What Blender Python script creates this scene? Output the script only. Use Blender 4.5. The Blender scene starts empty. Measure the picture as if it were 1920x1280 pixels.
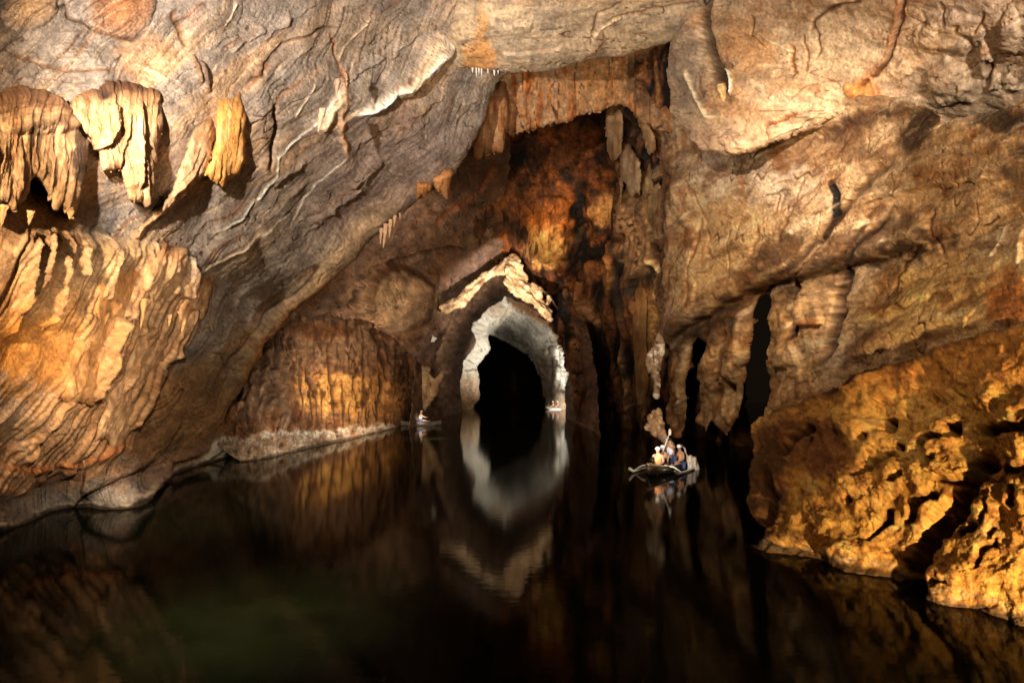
import bpy, math, random
import numpy as np
from mathutils import Vector

# ------------------------------------------------------------------ camera, world, lamps, exposure
SC = bpy.context.scene
COL = SC.collection
F = 1280.0          # focal length in photograph pixels (24 mm on 36 mm)
HOR = 730.0         # row of the horizon
EYE = 3.1           # camera height above the water

cam_d = bpy.data.cameras.new('camera'); cam = bpy.data.objects.new('camera', cam_d); COL.objects.link(cam)
cam.location = (0, 0, EYE); cam.rotation_euler = (math.radians(90), 0, 0)
cam_d.lens = 24; cam_d.sensor_width = 36; cam_d.shift_y = (HOR - 640) / 1920.0
cam_d.clip_start = 0.1; cam_d.clip_end = 1000
SC.camera = cam

w = bpy.data.worlds.new('World'); SC.world = w; w.use_nodes = True
w.node_tree.nodes['Background'].inputs[0].default_value = (1.0, 0.62, 0.38, 1)
w.node_tree.nodes['Background'].inputs[1].default_value = 0.003

def at(px, py, Y):
    return ((px - 960.0) / F * Y, Y, EYE - (py - HOR) / F * Y)

def spot(name, pos, target, power, angle, blend=0.6, colr=(1, .78, .55), r=0.12):
    d = bpy.data.lights.new(name, 'SPOT'); o = bpy.data.objects.new(name, d); COL.objects.link(o)
    d.energy = power; d.color = colr; d.spot_size = math.radians(angle); d.spot_blend = blend
    d.shadow_soft_size = r
    o.location = pos
    o.rotation_euler = (Vector(target) - Vector(pos)).to_track_quat('-Z', 'Y').to_euler()
    return o

WARM = (1.0, .77, .51); CREAM = (1.0, .86, .68); ORANGE = (1.0, .68, .34); WHITE = (1.0, .92, .80)
spot('lamp_left_formations', (-6.4, 2.0, 7.6), at(170, 270, 13.5), 5600, 44, 1.0, WARM, .06)
spot('lamp_left_low', (-7.0, 3.0, 6.2), at(130, 600, 14.0), 4300, 60, 1.0, WARM, .06)
spot('fill_left_bank', (-4.0, 8.0, 4.2), at(350, 790, 24), 3200, 54, 1.0, CREAM, .08)  # unseen fill light, added to lift the dark lower left wall
spot('lamp_ceiling', (-7.0, 9.0, 8.2), at(640, 220, 22), 8200, 84, 1.0, (1, .90, .80), .08)
spot('lamp_slab', (-2.0, 11.0, 6.0), at(1060, 30, 21), 2100, 66, 1.0, (1, .92, .82), .08)
spot('lamp_right_ceiling', (7.5, 4.0, 7.5), at(1800, 110, 13.5), 2600, 74, 1.0, (1, .92, .82), .06)
spot('lamp_right_roof', (0.5, 7.0, 9.5), at(1440, 130, 19), 1000, 66, 1.0, (1, .9, .78), .06)
spot('lamp_right_wall', (0.0, 7.0, 8.8), at(1440, 440, 21), 7400, 44, 1.0, (1, .83, .62), .06)
spot('lamp_right_wall_low', (3.0, 6.0, 8.5), at(1640, 560, 16), 1000, 66, 1.0, WARM, .06)
spot('lamp_mud_bank', (5.3, 1.3, 0.32), at(1700, 860, 11.5), 4700, 96, 1.0, ORANGE, .05)
spot('lamp_alcove', (-3.5, 42.0, 1.2), at(650, 745, 46), 1900, 130, 1.0, WARM)
spot('lamp_ledge', (-5.0, 24.0, 2.0), at(580, 812, 38), 3400, 44, 1.0, WHITE)
spot('fill_shallows', (-2.6, 4.5, 5.5), (-3.7, 9.6, 0), 800, 50, 1.0, CREAM)  # added unseen light, only to bring out the green water tint
spot('lamp_recess', (2.0, 34.0, 6.0), at(1050, 420, 49), 3800, 42, 1.0, ORANGE)
spot('lamp_middle', (-6.0, 30.0, 6.5), at(820, 460, 46), 3200, 60, 1.0, WARM)
spot('lamp_arch', (1.0, 47.0, 5.0), at(940, 530, 58), 6400, 62, 1.0, CREAM)
spot('lamp_inner_arch', (6.9, 99.0, 1.4), at(925, 600, 108), 5600, 110, 1.0, (1, .88, .72))
spot('fill_vault', (0.5, 66.0, 3.0), (0.3, 76.0, 14.0), 2400, 150, 1.0, CREAM)  # added unseen light, lifts the vault out of black
spot('lamp_far_boat', (5.6, 97.0, 2.6), at(1050, 762, 106), 5000, 30, 1.0, WHITE)
spot('fill_left_person', (-7.2, 54.0, 2.4), at(789, 786, 59), 1600, 14, 1.0, WHITE)  # added unseen spot that brightens the sitting person
spot('lamp_arch_foot', (6.2, 101.5, 1.2), at(1052, 690, 104), 500, 70, 1.0, WHITE)
spot('lamp_columns', (3.0, 32.0, 4.0), at(1190, 440, 44), 1000, 50, 1.0, WARM)
spot('lamp_near_boat', (4.6, 22.8, 1.5), at(1275, 860, 26.3), 300, 42, 1.0, WHITE)

SC.render.engine = 'CYCLES'
SC.cycles.use_denoising = True
SC.cycles.max_bounces = 5; SC.cycles.diffuse_bounces = 1; SC.cycles.glossy_bounces = 3
SC.cycles.sample_clamp_indirect = 4
SC.view_settings.view_transform = 'Standard'; SC.view_settings.look = 'None'
SC.view_settings.exposure = 1.05; SC.view_settings.gamma = 1.0

# ------------------------------------------------------------------ noise
def _tab(seed):
    r = np.random.RandomState(seed)
    return r.permutation(1024).astype(np.int32), r.rand(1024) * 2 * np.pi
_tabs = {}
def perlin(x, y, seed=0):
    if seed not in _tabs:
        p, a = _tab(seed); _tabs[seed] = (p, np.cos(a).astype(np.float32), np.sin(a).astype(np.float32))
    p, ca, sa = _tabs[seed]
    xi = np.floor(x).astype(np.int32); yi = np.floor(y).astype(np.int32)
    xf = x - xi; yf = y - yi
    u = xf * xf * xf * (xf * (xf * 6 - 15) + 10); v = yf * yf * yf * (yf * (yf * 6 - 15) + 10)
    def g(ix, iy, dx, dy):
        h = p[(p[ix & 1023] + iy) & 1023]
        return ca[h] * dx + sa[h] * dy
    a = g(xi, yi, xf, yf); b = g(xi + 1, yi, xf - 1, yf)
    c = g(xi, yi + 1, xf, yf - 1); d = g(xi + 1, yi + 1, xf - 1, yf - 1)
    return ((a + u * (b - a)) * (1 - v) + (c + u * (d - c)) * v) * 1.5
def fbm(x, y, o=4, seed=0, gain=.5):
    s = 0; a = 1.0; f = 1.0; n = 0
    for i in range(o):
        s = s + a * perlin(x * f, y * f, seed + i); n += a; a *= gain; f *= 2.03
    return s / n
def ridged(x, y, o=4, seed=0, gain=.5):
    s = 0; a = 1.0; f = 1.0; n = 0
    for i in range(o):
        s = s + a * (1 - np.abs(perlin(x * f, y * f, seed + i)) * 2); n += a; a *= gain; f *= 2.03
    return s / n
def sstep(a, b, x):
    t = np.clip((x - a) / (b - a), 0, 1); return t * t * (3 - 2 * t)
def saw(c, seed, sharp=.12, t=None):
    """irregular overlapping plates: slow rise then a sudden drop"""
    i = np.floor(c); f = c - i
    amp = .35 + .65 * (np.sin(i * 12.9898 + seed) * 43758.5453 % 1.0)
    if t is not None:
        amp = amp * np.clip(.55 + perlin(i * 3.7, t, seed % 50 + 3) * 1.4, 0, 1.2)
    up = np.clip(f / (1 - sharp), 0, 1); dn = 1 - sstep(1 - sharp, 1, f)
    return amp * (up ** .6) * dn

# ------------------------------------------------------------------ polylines
def seg_dist(X, Y, pl):
    """distance, signed side (+ = right of direction of travel on the picture), arc position"""
    best = np.full(X.shape, 1e9); side = np.zeros(X.shape); arc = np.zeros(X.shape); acc = 0
    for (x0, y0), (x1, y1) in zip(pl[:-1], pl[1:]):
        dx, dy = x1 - x0, y1 - y0; L = math.hypot(dx, dy) + 1e-9
        t = np.clip(((X - x0) * dx + (Y - y0) * dy) / (L * L), 0, 1)
        ex = X - (x0 + t * dx); ey = Y - (y0 + t * dy); d = np.hypot(ex, ey)
        m = d < best
        best = np.where(m, d, best); side = np.where(m, np.sign(dx * ey - dy * ex), side)
        arc = np.where(m, acc + t * L, arc); acc += L
    return best, side, arc / acc
def inside(X, Y, poly):
    r = np.zeros(X.shape, bool); n = len(poly)
    for i in range(n):
        x0, y0 = poly[i]; x1, y1 = poly[(i + 1) % n]
        if y0 == y1: continue
        c = ((y0 > Y) != (y1 > Y)) & (X < (x1 - x0) * (Y - y0) / (y1 - y0) + x0)
        r ^= c
    return r
def sub(X, Y, pl, m):
    xs = [p[0] for p in pl]; ys = [p[1] for p in pl]
    return (X > min(xs) - m) & (X < max(xs) + m) & (Y > min(ys) - m) & (Y < max(ys) + m)

def rbf(pts):
    """thin-plate surface through (px, py, depth), on log depth"""
    P = np.array(pts, float); n = len(P); q = P[:, :2] / 1000; v = np.log(P[:, 2])
    d = np.hypot(q[:, None, 0] - q[None, :, 0], q[:, None, 1] - q[None, :, 1])
    K = np.where(d > 0, d * d * np.log(d + 1e-12), 0) + np.eye(n) * 2e-4
    A = np.zeros((n + 3, n + 3)); A[:n, :n] = K; A[:n, n] = 1; A[:n, n + 1:] = q
    A[n, :n] = 1; A[n + 1:, :n] = q.T
    s = np.linalg.solve(A, np.r_[v, 0, 0, 0])
    def f(X, Y):
        x = X / 1000; y = Y / 1000; r = s[n] + s[n + 1] * x + s[n + 2] * y
        for i in range(n):
            dd = (x - q[i, 0]) ** 2 + (y - q[i, 1]) ** 2
            r = r + s[i] * .5 * dd * np.log(dd + 1e-12)
        return np.exp(r)
    return f

# ------------------------------------------------------------------ feature marks: heights in picture pixels
class Field:
    def __init__(self, X, Y):
        self.X = X; self.Y = Y; self.h = np.zeros(X.shape); self.c = None
        self.wx = fbm(X / 26, Y / 26, 3, 91) * 7; self.wy = fbm(X / 26, Y / 26, 3, 95) * 7
    def _sel(self, pl, m): return sub(self.X, self.Y, pl, m)
    def ridge(self, pl, w, a, warp=1, taper=True, col=None, cs=1, cw=1.0):
        m = self._sel(pl, w * 4 + 12)
        if not m.any(): return
        X = self.X[m] + self.wx[m] * warp; Y = self.Y[m] + self.wy[m] * warp
        d, s, t = seg_dist(X, Y, pl)
        e = np.exp(-(d / w) ** 2) * (sstep(0, .15, t) * sstep(0, .15, 1 - t) if taper else 1)
        self.h[m] += a * e
        if col is not None: self.tint(m, np.clip(np.exp(-(d / (w * cw)) ** 2) * e ** .3 * cs, 0, 1), col)
    def step(self, pl, a, decay, warp=1, edge=2.0, taper=True, col=None, cs=.7):
        """left side of travel stands proud by a, sinking back over decay; other side drops at once"""
        m = self._sel(pl, decay * 2.5 + 12)
        if not m.any(): return
        X = self.X[m] + self.wx[m] * warp; Y = self.Y[m] + self.wy[m] * warp
        d, s, t = seg_dist(X, Y, pl)
        tp = sstep(0, .12, t) * sstep(0, .12, 1 - t) if taper else 1
        sd = -d * s       # positive on the left of travel
        e = np.where(sd > 0, np.exp(-np.maximum(sd, 0) / decay), 0) * sstep(-edge, edge, sd)
        self.h[m] += a * e * tp
        if col is not None: self.tint(m, np.exp(-(sd - 3) ** 2 / 30) * cs * tp, col)
    def crack(self, pl, w, a, warp=1, col=None, cs=.8): self.ridge(pl, w, -a, warp, True, col, cs)
    def bump(self, cx, cy, rx, ry, a, ang=0, p=2, col=None, cs=.8, warp=1):
        R = max(rx, ry) * 2.2 + 10
        m = sub(self.X, self.Y, [(cx, cy)], R)
        if not m.any(): return
        X = self.X[m] + self.wx[m] * warp - cx; Y = self.Y[m] + self.wy[m] * warp - cy
        c, s = math.cos(math.radians(ang)), math.sin(math.radians(ang))
        u = (X * c + Y * s) / rx; v = (-X * s + Y * c) / ry
        r = np.sqrt(u * u + v * v)
        e = np.sqrt(np.clip(1 - r * r, 0, 1)) if p == 1 else np.exp(-r ** p)
        self.h[m] += a * e
        if col is not None: self.tint(m, np.clip(e * cs, 0, 1), col)
    def tint(self, m, k, col):
        c = np.array(col, float)
        self.c[m] = self.c[m] * (1 - k[..., None]) + c * k[..., None]
    def wash(self, k, col):
        k = np.clip(k, 0, 1)[..., None]; self.c = self.c * (1 - k) + np.array(col, float) * k
    def patch(self, cx, cy, rx, ry, col, k=.8, ang=0, n=.5):
        X = self.X + self.wx * 2.2 - cx; Y = self.Y + self.wy * 2.2 - cy
        c, s = math.cos(math.radians(ang)), math.sin(math.radians(ang))
        r = np.hypot((X * c + Y * s) / rx, (-X * s + Y * c) / ry)
        r = r + n * fbm(self.X / 40, self.Y / 40, 4, 23)
        self.wash(k * (1 - sstep(.55, 1.15, r)), col)

TAUPE = (.275, .238, .205); GREY = (.30, .27, .24); TAN = (.44, .31, .19); CRM = (.66, .54, .40); RUST = (.27, .11, .035)
DARK = (.055, .03, .018); BLACK = (.014, .010, .008); OCHRE = (.50, .27, .08); PALE = (.72, .66, .56); BROWN = (.21, .12, .06)
UMBER = (.12, .065, .033); WHT = (.70, .69, .64); SAND = (.50, .38, .24)

# ------------------------------------------------------------------ rock material
def rock_mat(name, bump=.5, scale=5.0, rough=.72, spec=.35, grain=.30):
    m = bpy.data.materials.new(name); m.use_nodes = True; nt = m.node_tree; N = nt.nodes; L = nt.links
    b = N['Principled BSDF']; b.inputs['Roughness'].default_value = rough
    b.inputs['Specular IOR Level'].default_value = spec
    at_ = N.new('ShaderNodeAttribute'); at_.attribute_name = 'stone'
    tc = N.new('ShaderNodeTexCoord')
    n1 = N.new('ShaderNodeTexNoise'); n1.inputs['Scale'].default_value = scale; n1.inputs['Detail'].default_value = 8
    n1.inputs['Roughness'].default_value = .68
    n2 = N.new('ShaderNodeTexNoise'); n2.inputs['Scale'].default_value = scale * 4.5; n2.inputs['Detail'].default_value = 6
    n2.inputs['Roughness'].default_value = .75
    for n in (n1, n2): L.new(tc.outputs['Object'], n.inputs['Vector'])
    mr = N.new('ShaderNodeMapRange'); mr.inputs['From Min'].default_value = .28; mr.inputs['From Max'].default_value = .72
    mr.inputs['To Min'].default_value = 1 - grain; mr.inputs['To Max'].default_value = 1 + grain
    L.new(n2.outputs['Fac'], mr.inputs['Value'])
    mx = N.new('ShaderNodeVectorMath'); mx.operation = 'SCALE'
    L.new(at_.outputs['Color'], mx.inputs[0]); L.new(mr.outputs['Result'], mx.inputs['Scale'])
    L.new(mx.outputs['Vector'], b.inputs['Base Color'])
    ad = N.new('ShaderNodeMath'); ad.operation = 'ADD'
    L.new(n1.outputs['Fac'], ad.inputs[0])
    ml = N.new('ShaderNodeMath'); ml.operation = 'MULTIPLY'; ml.inputs[1].default_value = .35
    L.new(n2.outputs['Fac'], ml.inputs[0]); L.new(ml.outputs[0], ad.inputs[1])
    bp = N.new('ShaderNodeBump'); bp.inputs['Strength'].default_value = bump; bp.inputs['Distance'].default_value = .12
    L.new(ad.outputs[0], bp.inputs['Height']); L.new(bp.outputs['Normal'], b.inputs['Normal'])
    rr = N.new('ShaderNodeMapRange'); rr.inputs['To Min'].default_value = rough - .22; rr.inputs['To Max'].default_value = rough + .15
    L.new(n1.outputs['Fac'], rr.inputs['Value']); L.new(rr.outputs['Result'], b.inputs['Roughness'])
    return m
M_ROCK = rock_mat('limestone', .7, 6.0, grain=.28); M_FAR = rock_mat('far_limestone', .9, 2.6, grain=.35)
M_FLOW = rock_mat('flowstone', .8, 8.0, .62, .45, .25); M_MUD = rock_mat('mud_crusted_rock', .7, 9.0, .75, .3, .38)

def mesh_from(name, verts, quads, col, mat, smooth=True):
    me = bpy.data.meshes.new(name)
    nv, nf = len(verts), len(quads)
    me.vertices.add(nv); me.vertices.foreach_set('co', np.ascontiguousarray(verts, dtype=np.float32).ravel())
    me.loops.add(nf * 4); me.loops.foreach_set('vertex_index', np.ascontiguousarray(quads, dtype=np.int32).ravel())
    me.polygons.add(nf)
    me.polygons.foreach_set('loop_start', np.arange(0, nf * 4, 4, dtype=np.int32))
    me.polygons.foreach_set('loop_total', np.full(nf, 4, dtype=np.int32))
    me.update(calc_edges=True)
    if smooth: me.polygons.foreach_set('use_smooth', np.ones(nf, bool))
    if col is not None:
        a = me.color_attributes.new('stone', 'FLOAT_COLOR', 'POINT')
        col = np.clip(col, .004, 1.); g = col.mean(1, keepdims=True); col = .36 * (np.clip(g + (col - g) * 1.0, .003, 1) / .33) ** 1.6
        c = np.ones((nv, 4), np.float32); c[:, :3] = np.clip(col, 0.003, .85); a.data.foreach_set('color', c.ravel())
    me.materials.append(mat)
    o = bpy.data.objects.new(name, me); COL.objects.link(o)
    return o
def tag(o, label=None, cat=None, group=None, kind=None):
    if label: o['label'] = label
    if cat: o['category'] = cat
    if group: o['group'] = group
    if kind: o['kind'] = kind
    return o

def axis(lo, hi, flo, fhi, step):
    a = list(np.arange(max(lo, flo), min(hi, fhi) + step, step))
    s = step; x = a[0]; pre = []
    while x > lo: s = min(s * 1.12, 24); x -= s; pre.append(x)
    s = step; x = a[-1]; post = []
    while x < hi: s = min(s * 1.12, 24); x += s; post.append(x)
    return np.array(pre[::-1] + a + post)

def relief(name, poly, pts, feat, mat=M_ROCK, step=2.0, rnd=(14, 10), ragged=3.0, skirt=1.12, drips=0, base=TAUPE, edge_fade=0):
    """one rock body: outline as seen, true distance everywhere, relief pushed out along the rock's own normal"""
    P = np.array([p for p in poly], float)
    xs = axis(P[:, 0].min() - 8, P[:, 0].max() + 8, -20, 1940, step)
    ys = axis(P[:, 1].min() - 8, P[:, 1].max() + 8, -20, 1300, step)
    X, Y = np.meshgrid(xs, ys)
    qx = X + fbm(X / 18, Y / 18, 3, 7) * ragged * 2; qy = Y + fbm(X / 18, Y / 18, 3, 11) * ragged * 2
    if drips: qy = qy + (perlin(X / 6, Y / 90, 31) + .7 * perlin(X / 2.6, Y / 60, 33)) * drips * 2.2
    ins = inside(qx, qy, poly)
    d, _, _ = seg_dist(X, Y, list(poly) + [poly[0]])
    d = np.where(ins, d, 0)
    D = (pts(X, Y) if callable(pts) else rbf(pts)(X, Y))
    f = Field(X, Y); f.c = np.empty(X.shape + (3,)); f.c[:] = base; f.d = d; f.D = D
    feat(f)
    r, a = rnd
    back = a * (1 - np.sqrt(np.clip(1 - (1 - np.clip(d / r, 0, 1)) ** 2, 0, 1)))
    R = np.stack([(X - 960) / F, np.ones_like(X), -(Y - HOR) / F], -1)
    B = R * (D * (1 + back / F))[..., None]
    gx = np.gradient(B, axis=1); gy = np.gradient(B, axis=0)
    n = np.cross(gx, gy); n /= np.linalg.norm(n, axis=-1, keepdims=True) + 1e-12
    sgn = np.sign((n * R).sum(-1, keepdims=True)); n = -n * sgn
    # keep the push mostly towards the viewer where the rock is seen edge-on
    v = -R / np.linalg.norm(R, axis=-1, keepdims=True)
    n = n + v * .6; n /= np.linalg.norm(n, axis=-1, keepdims=True)
    V = B + n * (f.h * D / F)[..., None]
    V[..., 2] += EYE
    H, W = X.shape
    cell = ins[:-1, :-1] & ins[1:, :-1] & ins[:-1, 1:] & ins[1:, 1:]
    idx = np.full((H, W), -1, np.int64)
    used = np.zeros((H, W), bool)
    used[:-1, :-1] |= cell; used[1:, :-1] |= cell; used[:-1, 1:] |= cell; used[1:, 1:] |= cell
    idx[used] = np.arange(used.sum())
    i, j = np.nonzero(cell)
    q = np.stack([idx[i, j], idx[i + 1, j], idx[i + 1, j + 1], idx[i, j + 1]], 1)
    vv = V[used]; cc = f.c[used]
    # side walls: boundary edges run backwards so that the body has thickness
    def bnd(a0, b0):
        return a0 & ~b0
    pad = np.pad(cell, 1); E = []
    for (di, dj, (p0, p1)) in ((-1, 0, ((0, 0), (0, 1))), (1, 0, ((1, 1), (1, 0))), (0, -1, ((1, 0), (0, 0))), (0, 1, ((0, 1), (1, 1)))):
        nb = pad[1 + di:H + di, 1 + dj:W + dj]
        ii, jj = np.nonzero(cell & ~nb)
        E.append(np.stack([idx[ii + p0[0], jj + p0[1]], idx[ii + p1[0], jj + p1[1]]], 1))
    E = np.concatenate(E)
    u, inv = np.unique(E, return_inverse=True); inv = inv.reshape(E.shape)
    back_v = vv[u].copy(); ctr = np.array([0, 0, EYE]); back_v = ctr + (back_v - ctr) * skirt
    n0 = len(vv)
    q2 = np.stack([E[:, 0], E[:, 1], n0 + inv[:, 1], n0 + inv[:, 0]], 1)
    o = mesh_from(name, np.concatenate([vv, back_v]), np.concatenate([q[:, ::1], q2]), np.concatenate([cc, cc[u]]), mat)
    return o

# ------------------------------------------------------------------ relief recipes
def flowcoord(f, curve):
    d, s, t = seg_dist(f.X, f.Y, curve)
    return d * -s, t
def rough(f, a=1.0, fine=1.0, seed=3, ang=None, stretch=3.5, sc=1.0):
    X, Y = f.X / sc, f.Y / sc
    if ang is not None:
        c, s = math.cos(math.radians(ang)), math.sin(math.radians(ang))
        X, Y = (X * c + Y * s) / stretch, (-X * s + Y * c)
        X = X + fbm(f.X / 90, f.Y / 90, 2, seed + 60) * 10; Y = Y + fbm(f.X / 90, f.Y / 90, 2, seed + 70) * 16
    f.h += a * (fbm(X / 95, Y / 95, 3, seed) * 16 + fbm(X / 34, Y / 34, 3, seed + 5) * 5)
    f.h += a * fine * (fbm(X / 11, Y / 11, 3, seed + 9, .6) * 1.5 + np.minimum(ridged(X / 24, Y / 24, 3, seed + 15) - .55, .25) * 2.4)
    return X, Y
def mottle(f, c1, c2, seed=40, ang=None, stretch=4, sc=60, k=.6, lo=-.05, hi=.35):
    X, Y = f.X, f.Y
    if ang is not None:
        c, s = math.cos(math.radians(ang)), math.sin(math.radians(ang))
        X, Y = (X * c + Y * s) / stretch, (-X * s + Y * c)
    if c1 is not None: f.wash(k * sstep(lo, hi, fbm(X / sc, Y / sc, 5, seed, .6)), c1)
    if c2 is not None: f.wash(k * sstep(lo, hi, fbm(X / sc + 50, Y / sc, 5, seed + 7, .6)), c2)
def tide(f, k=1.):
    z = EYE - (f.Y - HOR) / F * f.D + f.wy * .012
    f.wash(k * .7 * sstep(.30, .16, z) * sstep(-.2, .3, fbm(f.X / 60, f.Y / 8, 3, 77)), (.45, .38, .30)); f.wash(k * .85 * sstep(.15, .05, z), (.06, .042, .03))
def vary(f, seed=80, k=.25, sc=30):
    f.c *= (1 + k * fbm(f.X / sc, f.Y / sc, 5, seed, .65) * 1.6)[..., None]
def flute(f, curve, period, a, seed=1, mask=1, warp=.35, sharp=.15, long=260., seam=.0):
    s, t = flowcoord(f, curve)
    c = s / period + fbm(f.X / 140, f.Y / 140, 2, seed + 20) * warp * 2.2 + fbm(s / 30, t * 9, 3, seed + 22) * warp * .5
    f.h += a * saw(c, seed, sharp, t * 1000 / long) * mask
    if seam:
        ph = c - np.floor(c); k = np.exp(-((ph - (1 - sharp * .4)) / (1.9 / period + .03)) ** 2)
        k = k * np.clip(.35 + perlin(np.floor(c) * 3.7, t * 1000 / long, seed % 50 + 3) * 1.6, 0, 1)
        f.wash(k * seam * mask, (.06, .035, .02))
def cracks(f, u, v, seed, thr=.965, depth=2.5, col=(.05, .03, .018), k=.8, m=1):
    r = 1 - np.abs(perlin(u, v, seed)) * 1.0
    e = sstep(thr, 1 - (1 - thr) * .35, r) * sstep(-.15, .25, fbm(u * .45 + 9, v * .45, 2, seed + 2)) * m
    f.h -= e * depth; f.wash(e * k, col)
def pmask(f, poly, soft=18):
    m = inside(f.X + f.wx * 1.5, f.Y + f.wy * 1.5, poly)
    d, _, _ = seg_dist(f.X, f.Y, list(poly) + [poly[0]])
    return np.where(m, sstep(0, soft, d), 0)
#@@LAYERS@@
# ------------------------------------------------------------------ water
def build_water():
    m = bpy.data.materials.new('dark_water'); m.use_nodes = True; nt = m.node_tree; N = nt.nodes; L = nt.links
    N.remove(N['Principled BSDF'])
    tc = N.new('ShaderNodeTexCoord'); mp = N.new('ShaderNodeMapping'); mp.inputs['Scale'].default_value = (1.0, 1.5, 1)
    n = N.new('ShaderNodeTexNoise'); n.inputs['Scale'].default_value = 4.0; n.inputs['Detail'].default_value = 5
    L.new(tc.outputs['Object'], mp.inputs[0]); L.new(mp.outputs[0], n.inputs['Vector'])
    bp = N.new('ShaderNodeBump'); bp.inputs['Strength'].default_value = .12; bp.inputs['Distance'].default_value = .01
    L.new(n.outputs['Fac'], bp.inputs['Height'])
    g = N.new('ShaderNodeBsdfGlossy'); g.inputs['Roughness'].default_value = .055; g.inputs['Color'].default_value = (.95, .93, .9, 1)
    L.new(bp.outputs['Normal'], g.inputs['Normal'])
    n2 = N.new('ShaderNodeTexNoise'); n2.inputs['Scale'].default_value = .16; n2.inputs['Detail'].default_value = 3
    cr = N.new('ShaderNodeValToRGB'); cr.color_ramp.elements[0].position = .45; cr.color_ramp.elements[0].color = (.003, .003, .002, 1)
    cr.color_ramp.elements[1].position = .75; cr.color_ramp.elements[1].color = (.005, .008, .003, 1)
    L.new(tc.outputs['Object'], n2.inputs['Vector']); L.new(n2.outputs['Fac'], cr.inputs[0])
    acc = cr.outputs[0]
    for (cx_, cy_, sx, sy, cc) in ((-3.7, 9.6, 2.6, 3.2, (.040, .050, .016, 1)), (4.2, 26.5, 1.5, 1.6, (.008, .06, .03, 1))):   # green silt tint, painted in for the glow under the water
        m2 = N.new('ShaderNodeMapping'); m2.vector_type = 'TEXTURE'; m2.inputs['Location'].default_value = (cx_, cy_, 0); m2.inputs['Scale'].default_value = (sx, sy, 1)
        gs = N.new('ShaderNodeTexGradient'); gs.gradient_type = 'SPHERICAL'; L.new(tc.outputs['Object'], m2.inputs[0]); L.new(m2.outputs[0], gs.inputs[0])
        ml = N.new('ShaderNodeMath'); ml.operation = 'MULTIPLY'; n3 = N.new('ShaderNodeTexNoise'); n3.inputs['Scale'].default_value = .9; n3.inputs['Detail'].default_value = 6; L.new(tc.outputs['Object'], n3.inputs['Vector'])
        L.new(gs.outputs['Fac'], ml.inputs[0]); L.new(n3.outputs['Fac'], ml.inputs[1])
        mi = N.new('ShaderNodeMix'); mi.data_type = 'RGBA'; L.new(ml.outputs[0], mi.inputs[0]); L.new(acc, mi.inputs[6]); mi.inputs[7].default_value = cc; acc = mi.outputs[2]
    df = N.new('ShaderNodeBsdfDiffuse'); L.new(acc, df.inputs['Color'])
    fr = N.new('ShaderNodeFresnel'); fr.inputs['IOR'].default_value = 1.33; L.new(bp.outputs['Normal'], fr.inputs['Normal'])
    pw = N.new('ShaderNodeMath'); pw.operation = 'POWER'; pw.inputs[1].default_value = 1.8; L.new(fr.outputs[0], pw.inputs[0])
    mx = N.new('ShaderNodeMixShader'); L.new(pw.outputs[0], mx.inputs[0]); L.new(df.outputs[0], mx.inputs[1]); L.new(g.outputs[0], mx.inputs[2])
    L.new(mx.outputs[0], N['Material Output'].inputs['Surface'])
    v = [(-60, -12, 0), (60, -12, 0), (60, 320, 0), (-60, 320, 0)]
    tag(mesh_from('water', np.array(v, float), np.array([[0, 1, 2, 3]]), None, m, False), kind='structure')
build_water()

# ------------------------------------------------------------------ left wall and its formations
EDGE_L = [(1060, -160), (960, 60), (905, 160), (862, 300), (760, 400), (640, 505), (560, 585), (487, 655), (430, 790), (300, 900)]
FAN = [(432, 120), (414, 260), (392, 390), (350, 520), (292, 660), (226, 790), (140, 900), (50, 1000)]
PTS_L = [(0, 995, 15), (140, 950, 18), (265, 945, 18.5), (300, 905, 22.7), (0, 1100, 15.5), (200, 1100, 19), (340, 1000, 25), (440, 900, 31),
         (440, 780, 33), (530, 600, 33), (610, 560, 33), (700, 460, 31.5), (790, 370, 29.5), (865, 300, 28.5), (930, 150, 26.5),
         (0, 500, 13), (0, 200, 13), (0, 0, 14), (0, -250, 12), (-300, 400, 9), (-300, 900, 10.5), (300, 0, 17), (300, 300, 17.5), (300, 600, 19),
         (300, 800, 21), (600, 0, 20.5), (600, 200, 22.5), (600, 400, 27), (450, 500, 23.5), (450, 650, 26.5), (830, 60, 24), (750, 300, 27),
         (0, 800, 13.5), (160, 860, 16.5), (900, -250, 17), (500, -250, 16)]
DL = rbf(PTS_L)
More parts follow.
